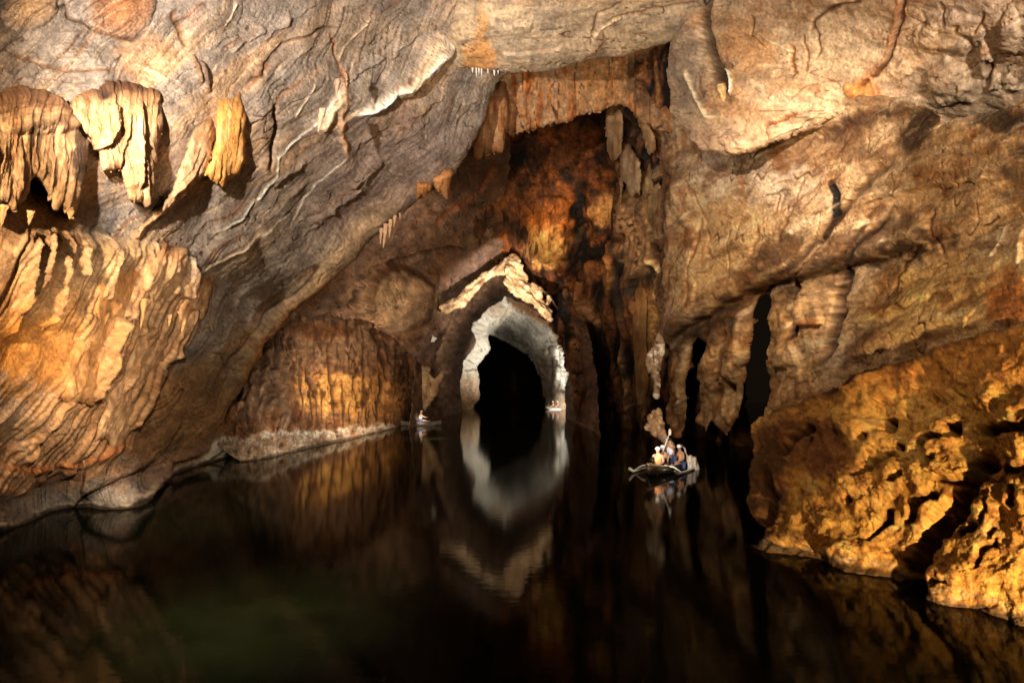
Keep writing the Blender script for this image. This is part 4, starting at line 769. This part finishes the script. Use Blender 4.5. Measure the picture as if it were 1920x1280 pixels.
# ------------------------------------------------------------------ right part of the roof
PTS_T = [(1250, 0, 24), (1250, 200, 24), (1300, 100, 22), (1370, 290, 19), (1480, 250, 17.6), (1600, 205, 16), (1600, 60, 15.6), (1760, 180, 15.2), (1900, 180, 14), (1900, 0, 12), (1680, 40, 14.5), (1500, 0, 17), (1600, -250, 12), (2250, 100, 10), (2250, -250, 9), (1280, -250, 18), (1700, 300, 17), (1920, 300, 15)]
def f_roof(f):
    X, Y = f.X, f.Y
    rough(f, .9, 1.0, 461, 15, 2.5); f.h += fbm(X / 90, Y / 24, 3, 464) * 4
    f.c[:] = (.44, .34, .245); mottle(f, (.38, .25, .15), (.54, .45, .35), 467, 10, 3, 60, .6); f.wash(.5 * sstep(.2, .45, fbm(X / 30, Y / 30, 5, 469)), (.33, .19, .1))
    f.patch(1290, 150, 36, 110, (.30, .25, .2), .8); f.patch(1400, 90, 60, 60, (.50, .30, .15), .5); f.patch(1560, 90, 110, 60, (.52, .42, .31), .7); f.patch(1350, 260, 60, 30, (.36, .28, .22), .6)
    f.patch(1820, 20, 100, 40, (.38, .31, .26), .6); f.patch(1620, 170, 30, 22, (.40, .2, .07), .8)
    f.crack([(1326, -20), (1320, 30), (1330, 80), (1340, 120), (1348, 150)], 8, 34, .5, col=DARK, cs=.7); f.bump(1352, 150, 13, 26, -30, -14, 2, DARK, .9, .4); f.step([(1342, 150), (1360, 126), (1374, 140), (1376, 170), (1370, 195)][::-1], 0, 8)
    f.ridge([(1352, 126), (1366, 134), (1373, 150), (1370, 180)], 2.5, 8, .3, col=PALE)
    f.ridge([(1296, 130), (1298, 165), (1302, 185), (1314, 205), (1324, 220), (1342, 216)], 3.5, 7, .4, col=CRM); f.crack([(1316, 140), (1312, 170), (1318, 185)], 2, 6, .4, col=BROWN)
    f.step([(1260, 150), (1262, 200), (1290, 240), (1330, 270)], 0, 10)
    f.step([(1592, 178), (1640, 140), (1668, 105), (1682, 50), (1694, -20)], 12, 40, .7, col=RUST, cs=.45); f.crack([(1594, 178), (1642, 143), (1671, 108), (1686, 50), (1698, -20)], 3, 9, .7, col=UMBER)
    f.crack([(1520, 60), (1527, 35), (1560, 14), (1620, 0)], 3, 11, .7, col=BROWN); f.crack([(1522, 45), (1535, 70), (1530, 110)], 2, 6, 1, col=BROWN); f.crack([(1480, 80), (1486, 130), (1484, 150)], 3, 7, 1, col=RUST); f.crack([(1505, 60), (1512, 110), (1510, 140)], 2.5, 6, 1, col=RUST)
    f.ridge([(1420, 60), (1450, 80), (1480, 96)], 1.6, 3, 1, col=CRM); f.crack([(1410, 30), (1412, 70), (1440, 90)], 1.6, 4, 1, col=BROWN)
    f.step([(1440, 262), (1480, 248), (1520, 225), (1560, 200)], 8, 14, 1); f.ridge([(1440, 240), (1490, 225), (1540, 205)], 5, 7, 1); f.crack([(1430, 235), (1470, 225), (1500, 210)], 4, 9, 1, col=RUST)
    f.step([(1590, 205), (1650, 195), (1720, 188)], 6, 14, 1)
    f.ridge([(1628, 140), (1640, 165), (1648, 195)], 4, 8, .5, col=(.55, .34, .2)); f.bump(1600, 170, 22, 20, 14, 0, 1, (.45, .27, .12))
    for (x, y, rx, ry, a) in [(1690, 135, 20, 18, 10), (1670, 138, 12, 10, 8), (1780, 150, 44, 42, 24), (1790, 60, 60, 40, 12), (1850, 110, 14, 40, 16), (1866, 150, 12, 20, 10), (1890, 150, 16, 10, 9), (1900, 165, 16, 8, 8), (1895, 60, 20, 50, 12), (1740, 70, 26, 30, 10), (1340, 255, 26, 22, 10), (1372, 268, 18, 20, 10), (1388, 262, 10, 12, 7), (1290, 80, 30, 80, 14), (1820, 165, 20, 26, 9)]:
        f.bump(x, y, rx, ry, a, 0, 1, None, 0, 1.6)
    f.crack([(1852, 104), (1860, 130), (1856, 165)], 4, 14, .5, col=BROWN); f.crack([(1848, 18), (1842, 40), (1828, 60)], 2.5, 8, .6, col=BROWN); f.crack([(1762, 0), (1770, 30), (1776, 50)], 2.5, 8, .6, col=BROWN); f.crack([(1800, 40), (1796, 56), (1822, 72), (1832, 92)], 3, 9, .6, col=BROWN)
    f.crack([(1725, 20), (1735, 42), (1755, 50)], 2, 6, .6); f.step([(1500, 190), (1450, 150), (1470, 110)], 6, 24, 1.5)
    cracks(f, X / 90, Y / 26, 727, .968, 3, BROWN); cracks(f, X / 24, Y / 60, 729, .975, 2, RUST, .5)
    vary(f, 471, .34, 26); vary(f, 474, .34, 6)
POLY_T = [(1290, -260), (1290, 20), (1264, 60), (1253, 110), (1250, 170), (1252, 200), (1266, 232), (1284, 250), (1294, 262), (1312, 276), (1340, 288), (1368, 296), (1396, 290), (1420, 282), (1450, 272), (1480, 262), (1520, 244), (1560, 226), (1610, 214), (1700, 290), (2320, 300), (2320, -260)]
tag(relief('right_cave_roof', POLY_T, PTS_T, f_roof, rnd=(20, 34), ragged=2.0), kind='structure')
stalactite(1352, 160, 20.0, 44, 17, 'crooked stalactite with a yellow-white tip in the black hollow of the roof', None, 61, (.5, .38, .22), .22)

# ------------------------------------------------------------------ mud-crusted bank on the right
PTS_J = [(1440, 1030, 13.2), (1520, 1046, 12.6), (1590, 1070, 11.7), (1700, 1092, 10.95), (1740, 1126, 10.0), (1850, 1150, 9.45), (1920, 1172, 8.98), (1500, 745, 19.4), (1440, 790, 22.5), (1600, 700, 16.2), (1700, 655, 14.4), (1920, 620, 10.5), (1600, 850, 14.0), (1750, 850, 12), (1900, 850, 9.9),
         (1430, 900, 17), (1500, 930, 14.6), (1700, 980, 11.6), (1900, 1000, 9.5), (1500, 1150, 12.6), (1700, 1200, 10.6), (1920, 1260, 8.8), (1400, 1100, 14), (2250, 800, 7.5), (2250, 1200, 7), (1410, 850, 20)]
def f_bank(f):
    X, Y = f.X, f.Y
    r2 = sstep(700, 850, Y + (X - 1700) * .12)
    f.h += fbm(X / 120, Y / 120, 3, 481) * 34 + fbm(X / 45, Y / 45, 3, 483) * 14
    gx = X * .8 + Y * .6; gy = Y * .8 - X * .6
    c = (X * .5 + Y * .86) / 62 + fbm(X / 70, Y / 70, 3, 485) * 1.6       # shelving crust, broken edges
    f.h += (.35 + .65 * r2) * 13 * saw(-c, 3, .08, (X - Y) / 130) * sstep(-.4, .1, fbm(X / 90, Y / 90, 2, 486))
    mk = .25 + .75 * sstep(-.15, .25, fbm(X / 120, Y / 70, 3, 488)) * r2
    f.h += mk * .65 * (np.abs(fbm(X / 34, Y / 26, 4, 487)) * 7 + ridged(gx / 36, gy / 15, 3, 489) * 3.4)
    f.h += fbm(X / 6, Y / 5, 4, 491, .7) * 1.9 + fbm((X * .6 + Y * .8) / 30, (Y * .6 - X * .8) / 9, 4, 495, .6) * 2.6 * mk
    f.c[:] = (.54, .36, .14); mottle(f, (.62, .44, .22), (.46, .28, .10), 497, None, 1, 60, .7)
    f.wash(.85 * sstep(20, -30, Y - (740 + (1700 - X) * .10) + f.wy * 3) * sstep(1400, 1500, X), (.46, .27, .10))
    f.patch(1520, 830, 90, 60, (.26, .14, .07), .85, 20); f.patch(1560, 880, 60, 30, (.22, .11, .05), .7, 10)
    f.patch(1470, 1000, 50, 34, (.36, .26, .11), .7); f.patch(1440, 1024, 26, 8, PALE, .95, 8, .2); f.patch(1432, 890, 44, 110, (.12, .07, .035), .9)  # last patch paints the unlit left end of the bank dark
    f.wash(.75 * sstep(.1, .4, fbm(X / 26, Y / 26, 5, 499)), (.24, .12, .05)); f.wash(.4 * sstep(.2, .45, fbm(X / 20, Y / 20, 4, 503)), (.56, .40, .2))
    f.crack([(1712, 1130), (1716, 1060), (1738, 1010), (1772, 975), (1806, 930), (1826, 890), (1846, 868), (1880, 872)], 15, 78, 1.4)
    f.crack([(1880, 872), (1912, 885), (1940, 890)], 8, 30, 1.4); f.crack([(1830, 925), (1850, 920), (1842, 960), (1830, 990)], 4, 16, 1.2)
    for pl, w_, a in (([(1785, 790), (1786, 820)], 9, 40), ([(1840, 812), (1880, 800), (1940, 800)], 8, 34), ([(1725, 848), (1740, 820), (1770, 818)], 5, 22), ([(1685, 845), (1688, 830)], 6, 24), ([(1662, 810), (1666, 780)], 6, 26), ([(1622, 830), (1625, 812)], 5, 22), ([(1745, 880), (1750, 862), (1765, 862)], 5, 20),
                      ([(1665, 900), (1700, 892)], 4, 18), ([(1705, 985), (1718, 950), (1732, 936), (1765, 928)], 7, 32), ([(1662, 985), (1665, 948)], 5, 24), ([(1585, 940), (1600, 934)], 4, 16), ([(1795, 1010), (1800, 990), (1830, 985)], 5, 20), ([(1850, 1010), (1858, 980)], 4, 22), ([(1895, 905), (1900, 930), (1885, 945)], 5, 26), ([(1825, 1070), (1840, 1030), (1870, 1010)], 4, 18),
                      ([(1620, 1010), (1650, 990), (1660, 970)], 3, 12), ([(1600, 900), (1640, 870), (1680, 850)], 4, 14), ([(1430, 870), (1450, 920), (1445, 980), (1420, 1010)], 5, 20), ([(1455, 850), (1500, 820), (1530, 800)], 4, 14), ([(1500, 860), (1510, 830), (1520, 815)], 4, 18), ([(1740, 1100), (1750, 1085), (1775, 1090)], 3, 12), ([(1755, 895), (1790, 905), (1815, 900)], 4, 14)):
        f.crack(pl, w_ * 1.15, a * 1.35, 1.2, col=(.10, .05, .02), cs=.8)
    f.step([(1420, 800), (1470, 770), (1540, 735), (1580, 728), (1620, 705), (1650, 685), (1700, 682), (1740, 660), (1800, 640), (1930, 610)][::-1], 8, 20, 1.2, col=UMBER)
    f.crack([(1560, 738), (1600, 722), (1632, 700), (1655, 684)], 4, 16, .8, col=DARK)
    for (x, y) in [(1600, 790), (1650, 800), (1700, 830), (1810, 800), (1850, 830), (1640, 850), (1870, 900), (1690, 960), (1640, 1000), (1540, 960), (1780, 1080), (1880, 1080), (1580, 1020), (1760, 790), (1905, 840), (1530, 910), (1500, 960)]:
        f.bump(x, y, 34, 20, 6, x % 40 - 20, 2, None, 0, 2.2)
    cracks(f, gx / 36, gy / 15, 733, .94, 5, (.12, .06, .02), .8, .3 + .7 * mk); cracks(f, X / 16, Y / 9, 734, .93, 2.5, (.16, .08, .03), .6, mk); tide(f, .9); vary(f, 505, .35, 22); vary(f, 509, .35, 6)
POLY_J = [(1408, 815), (1412, 800), (1424, 794), (1446, 780), (1500, 752), (1540, 736), (1575, 728), (1612, 708), (1640, 690), (1690, 684), (1730, 666), (1790, 646), (1850, 632), (1930, 612), (2300, 560), (2300, 1300), (1500, 1300), (1380, 1150), (1400, 1040), (1432, 1030), (1440, 1000), (1422, 980), (1408, 950), (1402, 900), (1410, 860)]
tag(relief('mud_crusted_bank', POLY_J, PTS_J, f_bank, M_MUD, rnd=(12, 16), ragged=3.0), kind='structure')

# ------------------------------------------------------------------ rocks round the near boat
D27 = lambda X, Y: 0 * X + 27.5
body('rock_spur', [(1226, 764), (1240, 766), (1243, 785), (1245, 806), (1250, 820), (1258, 826), (1264, 829), (1264, 838), (1257, 838), (1250, 834), (1242, 828), (1234, 818), (1222, 812), (1208, 806), (1208, 800), (1216, 790), (1214, 780)], D27,
     f_pale((.44, .34, .26), (.22, .15, .1), CRM, 511, 60, 2.6), 'crumbly pale rock spur pointing down at the people in the near boat', 'rock', M_ROCK, 1.2, (7, 12), 1.6)
body('rock_spike', [(1230, 626), (1238, 622), (1243, 650), (1240, 680), (1238, 706), (1233, 736), (1229, 753), (1227, 740), (1226, 716), (1220, 700), (1214, 690), (1212, 676), (1220, 655)], lambda X, Y: 0 * X + 34.,
     f_pale((.30, .23, .17), (.10, .07, .05), PALE, 521, 85, 3), 'long thin black-and-white rock spike hanging right of the brown column', 'rock', M_ROCK, 1.2, (6, 8), 1.2, 2)
body('boulder', [(1276, 834), (1280, 833), (1286, 843), (1290, 856), (1297, 853), (1304, 858), (1310, 868), (1312, 882), (1311, 900), (1286, 900), (1289, 880), (1287, 862), (1283, 848)], lambda X, Y: 0 * X + 26.3 - .0,
     f_pale((.52, .46, .40), (.38, .30, .24), PALE, 531, 85, 1.6), 'pale fluted boulder with a thin horn standing in the water right of the near boat', 'boulder', M_ROCK, 1.0, (8, 9), .8)

# ------------------------------------------------------------------ boats and people
def plain(name, col, rough_=.6, emit=0, spec=.4):
    m = bpy.data.materials.new(name); m.use_nodes = True; nt = m.node_tree; b = nt.nodes['Principled BSDF']
    n = nt.nodes.new('ShaderNodeTexNoise'); n.inputs['Scale'].default_value = 9; n.inputs['Detail'].default_value = 4
    r = nt.nodes.new('ShaderNodeMix'); r.data_type = 'RGBA'
    r.inputs[6].default_value = tuple(c * .7 for c in col) + (1,); r.inputs[7].default_value = tuple(min(1, c * 1.15) for c in col) + (1,)
    nt.links.new(n.outputs['Fac'], r.inputs[0]); nt.links.new(r.outputs[2], b.inputs['Base Color'])
    b.inputs['Roughness'].default_value = rough_; b.inputs['Specular IOR Level'].default_value = spec
    if emit: b.inputs['Emission Color'].default_value = col + (1,); b.inputs['Emission Strength'].default_value = emit
    return m
M_PAINT = plain('white_boat_paint', (.78, .76, .70), .45); M_WOOD = plain('bamboo', (.55, .42, .24), .5); M_HULL = plain('dark_hull', (.16, .13, .10)); M_SKIN = plain('skin', (.42, .24, .15), .5)
M_VEST = plain('orange_life_vest', (.72, .27, .09)); M_HELM = plain('white_helmet', (.8, .8, .82), .3); M_SHIRT = plain('pale_shirt', (.74, .72, .80)); M_BLUE = plain('blue_shorts', (.07, .09, .22)); M_LAMP = plain('lamp_glass', (1.0, .93, .78), .3, 40); M_BLACK = plain('black_plastic', (.02, .02, .02), .4)

def pymesh(name, verts, faces, mat, parent=None, smooth=True):
    me = bpy.data.meshes.new(name); me.from_pydata([tuple(v) for v in verts], [], faces); me.update(); me.materials.append(mat)
    if smooth:
        for p in me.polygons: p.use_smooth = True
    o = bpy.data.objects.new(name, me); COL.objects.link(o); o.parent = parent; return o
def tube(name, pts, rad, mat, parent=None, n=8):
    V = []; Fc = []; P = [Vector(p) for p in pts]; R = rad if isinstance(rad, (list, tuple)) else [rad] * len(P)
    for i, p in enumerate(P):
        t = (P[min(i + 1, len(P) - 1)] - P[max(i - 1, 0)]).normalized(); a = t.cross(Vector((.13, .2, 1))).normalized(); b = t.cross(a)
        V += [p + (a * math.cos(2 * math.pi * j / n) + b * math.sin(2 * math.pi * j / n)) * R[i] for j in range(n)]
    for i in range(len(P) - 1):
        for j in range(n): Fc.append((i * n + j, i * n + (j + 1) % n, (i + 1) * n + (j + 1) % n, (i + 1) * n + j))
    Fc += [tuple(range(n))[::-1], tuple(range((len(P) - 1) * n, len(P) * n))]
    return pymesh(name, V, Fc, mat, parent)
def empty(name, loc, rz=0):
    o = bpy.data.objects.new(name, None); COL.objects.link(o); o.location = loc; o.rotation_euler = (0, 0, rz); o.empty_display_size = .3; return o

def boat(loc, rz, L_, label, beam=.95, paint=None):
    M_P = paint or M_PAINT; M_W = paint or M_WOOD
    root = empty('outrigger_boat', loc, rz); tag(root, label, 'boat', 'outrigger boats on the underground river')
    n = 22; V = []; Fc = []
    sec = [(-1, .42), (-.92, .1), (-.55, -.12), (0, -.2), (.55, -.12), (.92, .1), (1, .42), (.9, .42), (.8, .12), (.45, -.05), (0, -.1), (-.45, -.05), (-.8, .12), (-.9, .42)]; k = len(sec)
    for i in range(n):
        t = i / (n - 1) * 2 - 1; wd = beam / 2 * max(.05, (1 - abs(t) ** 2.6)); up = .34 * abs(t) ** 3.2
        for (u, z) in sec: V.append((t * L_ / 2, u * wd, z * .62 + up * .55))
    for i in range(n - 1):
        for j in range(k): Fc.append((i * k + j, (i + 1) * k + j, (i + 1) * k + (j + 1) % k, i * k + (j + 1) % k))
    Fc += [tuple(range(k)), tuple(range((n - 1) * k, n * k))[::-1]]
    pymesh('hull', V, Fc, M_HULL, root)
    for s in (-1, 1):
        tube('gunwale', [(t * L_ / 2, s * beam / 2 * max(.05, 1 - abs(t) ** 2.6), (.27 + .19 * abs(t) ** 3.2)) for t in [i / 10 - 1 for i in range(21)]], .035, M_W, root)
        tube('outrigger_float', [(-L_ * .36, s * .85, .16), (-L_ * .3, s * .85, .06), (0, s * .85, .04), (L_ * .3, s * .85, .06), (L_ * .4, s * .85, .2)], .055, M_P, root)
    for x in (-.24, .22):
        tube('outrigger_boom', [(x * L_, -.9, .08), (x * L_, -.6, .26), (x * L_, 0, .34), (x * L_, .6, .26), (x * L_, 0.9, .08)], .028, M_P, root)
    for x in (-.28, -.1, .1, .28):
        b = beam * .45; pymesh('bench', [(x * L_ + dx, dy, z) for z in (.17, .20) for dx, dy in ((-.13, -b * .9), (.13, -b * .9), (.13, b * .9), (-.13, b * .9))], [(0, 3, 2, 1), (4, 5, 6, 7), (0, 1, 5, 4), (1, 2, 6, 5), (2, 3, 7, 6), (3, 0, 4, 7)], M_W, root, False)
    return root

def skin(name, J, E, R, mat, parent, lvl=1):
    me = bpy.data.meshes.new(name); me.from_pydata(J, E, []); me.update()
    o = bpy.data.objects.new(name, me); COL.objects.link(o); me.materials.append(mat)
    o.modifiers.new('skin', 'SKIN'); 
    if not me.skin_vertices: me.attributes
    for v, r in zip(me.skin_vertices[0].data, R): v.radius = (r, r); v.use_root = False
    me.skin_vertices[0].data[0].use_root = True
    sb = o.modifiers.new('smooth', 'SUBSURF'); sb.levels = lvl; sb.render_levels = lvl
    dg = bpy.context.evaluated_depsgraph_get(); dg.update(); ev = bpy.data.meshes.new_from_object(o.evaluated_get(dg))
    o.modifiers.clear(); o.data = ev; ev.name = name
    for p in ev.polygons: p.use_smooth = True
    if not ev.materials: ev.materials.append(mat)
    o.parent = parent; return o
def ball(name, c, r, mat, parent, cut=None, n=14):
    V = []; Fc = []
    for i in range(n + 1):
        a = math.pi * i / n * (cut or 1)
        for j in range(n * 2): b = math.pi * j / n; V.append((c[0] + r[0] * math.sin(a) * math.cos(b), c[1] + r[1] * math.sin(a) * math.sin(b), c[2] + r[2] * math.cos(a)))
    for i in range(n):
        for j in range(n * 2): Fc.append((i * 2 * n + j, (i + 1) * 2 * n + j, (i + 1) * 2 * n + (j + 1) % (2 * n), i * 2 * n + (j + 1) % (2 * n)))
    return pymesh(name, V, Fc, mat, parent)

def person(loc, rz, label, pose='sit', top='vest', helmet=True, parent_unused=None, arms='lap', legs='bent'):
    """origin at the seat (or the soles when standing); faces local +x"""
    root = empty('person', loc, rz); tag(root, label, 'person'); root.scale = (.88,) * 3 if loc[1] < 40 else (1,) * 3
    st = pose == 'stand'; hz = .9 if st else .10
    H = (0, 0, hz); W_ = (0.02, 0, hz + .2); Ch = (.05, 0, hz + .42); N_ = (.07, 0, hz + .57); Hd = (.10, 0, hz + .68); Tp = (.11, 0, hz + .80)
    J = [H, W_, Ch, N_, Hd, Tp]; E = [(0, 1), (1, 2), (2, 3), (3, 4), (4, 5)]; R = [.155, .14, .17, .06, .085, .085]
    hands = []
    for s in (-1, 1):
        b = len(J)
        if arms == 'lap': A = [(.05, s * .19, hz + .48), (.10, s * .25, hz + .24), (.32, s * .15, hz + .14), (.39, s * .12, hz + .13)]
        elif arms == 'paddle': A = [(.05, s * .19, hz + .48), (.24, s * .24, hz + (.40 if s > 0 else .28)), (.42, s * .10, hz + (.56 if s > 0 else .22)), (.47, s * .07, hz + (.58 if s > 0 else .2))]
        else: A = [(.05, s * .19, hz + .48), (.26, s * .22, hz + .32), (.50, s * .16, hz + .26), (.58, s * .15, hz + .26)]
        J += A; E += [(2, b), (b, b + 1), (b + 1, b + 2), (b + 2, b + 3)]; R += [.075, .052, .036, .03]; hands.append((A[3], s))
        for q in range(4):
            fx = (q - 1.5) * .022; bb = len(J); J += [(A[3][0] + .05, A[3][1] + fx, A[3][2] + .0), (A[3][0] + .085 - abs(q - 1.2) * .008, A[3][1] + fx * 1.1, A[3][2] - .025)]; E += [(b + 3, bb), (bb, bb + 1)]; R += [.010, .008]
        bb = len(J); J += [(A[3][0] + .02, A[3][1] - s * .045, A[3][2] + .01)]; E += [(b + 3, bb)]; R += [.011]
        b = len(J)
        if st: Lg = [(0, s * .1, hz - .06), (.04, s * .12, hz - .44), (0, s * .13, .09), (.13, s * .14, .05)]
        elif legs == 'straight': Lg = [(.04, s * .1, hz), (.42, s * .12, hz - .01), (.82, s * .13, hz - .12), (.86, s * .13, hz + .05)]
        else: Lg = [(.04, s * .1, hz), (.42, s * .13, hz + .10), (.50, s * .12, hz - .24), (.62, s * .12, hz - .28)]
        J += Lg; E += [(0, b), (b, b + 1), (b + 1, b + 2), (b + 2, b + 3)]; R += [.10, .068, .045, .04]
    skin('body', J, E, R, M_SKIN, root)
    tm = {'vest': M_VEST, 'shirt': M_SHIRT}[top]
    skin('life_vest' if top == 'vest' else 'shirt', [(0.01, 0, hz + .06), (.02, 0, hz + .22), (.05, 0, hz + .42), (.055, -.14, hz + .47), (.055, .14, hz + .47)], [(0, 1), (1, 2), (2, 3), (2, 4)], [.172, .165, .185, .1, .1], tm, root)
    skin('shorts', [(0, 0, hz + .02), (.04, -.1, hz - .01), ((.02, -.12, hz - .3) if st else (.3, -.12, hz + .06)), (.04, .1, hz - .01), ((.02, .12, hz - .3) if st else (.3, .12, hz + .06))], [(0, 1), (1, 2), (0, 3), (3, 4)], [.165, .12, .09, .12, .09], M_BLUE, root)
    if helmet:
        h = ball('helmet', (.105, 0, hz + .755), (.125, .11, .115), M_HELM, root, .55); ball('chin_strap', (.12, 0, hz + .62), (.05, .06, .02), M_BLACK, root, None, 6)
    else: ball('hair', (.095, 0, hz + .75), (.10, .095, .095), M_BLACK, root, .55)
    ball('nose', (.195, 0, hz + .70), (.02, .015, .02), M_SKIN, root, None, 6)
    for s in (-1, 1): ball('eye', (.178, s * .034, hz + .73), (.012, .013, .01), M_BLACK, root, None, 6)
    return root

def spotlight(loc, rz, label, tilt=0):
    r = empty('boat_spotlight', loc, rz); r.rotation_euler = (0, tilt, rz); tag(r, label, 'spotlight')
    tube('housing', [(-.12, 0, 0), (-.02, 0, 0), (.06, 0, 0)], [.05, .09, .11], M_BLACK, r, 16); tube('lens', [(.061, 0, 0), (.075, 0, 0)], [.10, .09], M_LAMP, r, 16); tube('handle', [(-.05, 0, -.05), (-.06, 0, -.18)], .025, M_BLACK, r)
    return r

# near boat, bow towards the viewer's left
bx, by, _ = at(1247, 884, 26.0)
A1 = math.radians(240); boat((bx, by, 0), A1, 3.9, 'white outrigger boat with a paddler and passengers beside the pale boulder')
def onb(u, v, z, base, a): return (base[0] + u * math.cos(a) - v * math.sin(a), base[1] + u * math.sin(a) + v * math.cos(a), z)
B1 = (bx, by)
person(onb(.95, .05, .16, B1, A1), A1, 'front passenger in an orange vest and white helmet sitting low in the near boat', arms='lap')
person(onb(.05, -.05, .16, B1, A1), A1, 'middle passenger in an orange vest leaning beside the boatman of the near boat', arms='reach')
person(onb(-.75, .08, .14, B1, A1 - .5), A1 - .5, 'rear passenger in an orange vest and white helmet closest to the pale boulder', arms='lap')
person(onb(-.2, .18, .42, B1, A1), A1 - .3, 'boatman sitting highest in the near boat in a pale shirt, holding a paddle upright', top='shirt', helmet=False, arms='paddle')
px_, py_, pz_ = onb(.28, .10, .62, B1, A1)
pd = empty('paddle', (px_, py_, pz_)); tag(pd, 'pale wooden paddle held up over the people in the near boat', 'paddle')
tube('shaft', [(-.15, 0, .0), (.14, 0, .80)], .018, M_PAINT, pd); ball('blade', (.17, 0, .88), (.055, .02, .13), M_PAINT, pd)
spotlight(onb(1.5, 0, .55, B1, A1), math.radians(100), 'bright hand spotlight lying on the bow of the near boat', -.6)
# far boat under the right foot of the arch
cx_, cy_, _ = at(1050, 767, 106); A2 = math.radians(172); B2 = (cx_, cy_)
boat((cx_, cy_, 0), A2, 4.6, 'brightly lit white outrigger boat at the right foot of the arch')
for i, (u, lb) in enumerate([(1.0, 'foremost passenger in an orange vest in the boat under the arch'), (.25, 'middle passenger in a helmet in the boat under the arch'), (-.5, 'rear passenger in a helmet in the boat under the arch')]):
    person(onb(u, 0, .34, B2, A2), A2 + .3 * i, lb)
spotlight(onb(1.7, 0, .7, B2, A2), math.radians(150), 'glaring spotlight on the bow of the boat under the arch', -.5)
# third boat, one person, in the shadow left of the arch
dx_, dy_, _ = at(789, 797, 59); A3 = math.radians(8)
boat((dx_, dy_, 0), A3, 3.6, 'dark outrigger boat in the shadow at the left foot of the arch', .8, M_HULL)
person((dx_ - .05, dy_, .34), A3 - .2, 'person in a pale shirt sitting with legs stretched out left of the arch', top='shirt', arms='reach', legs='straight')
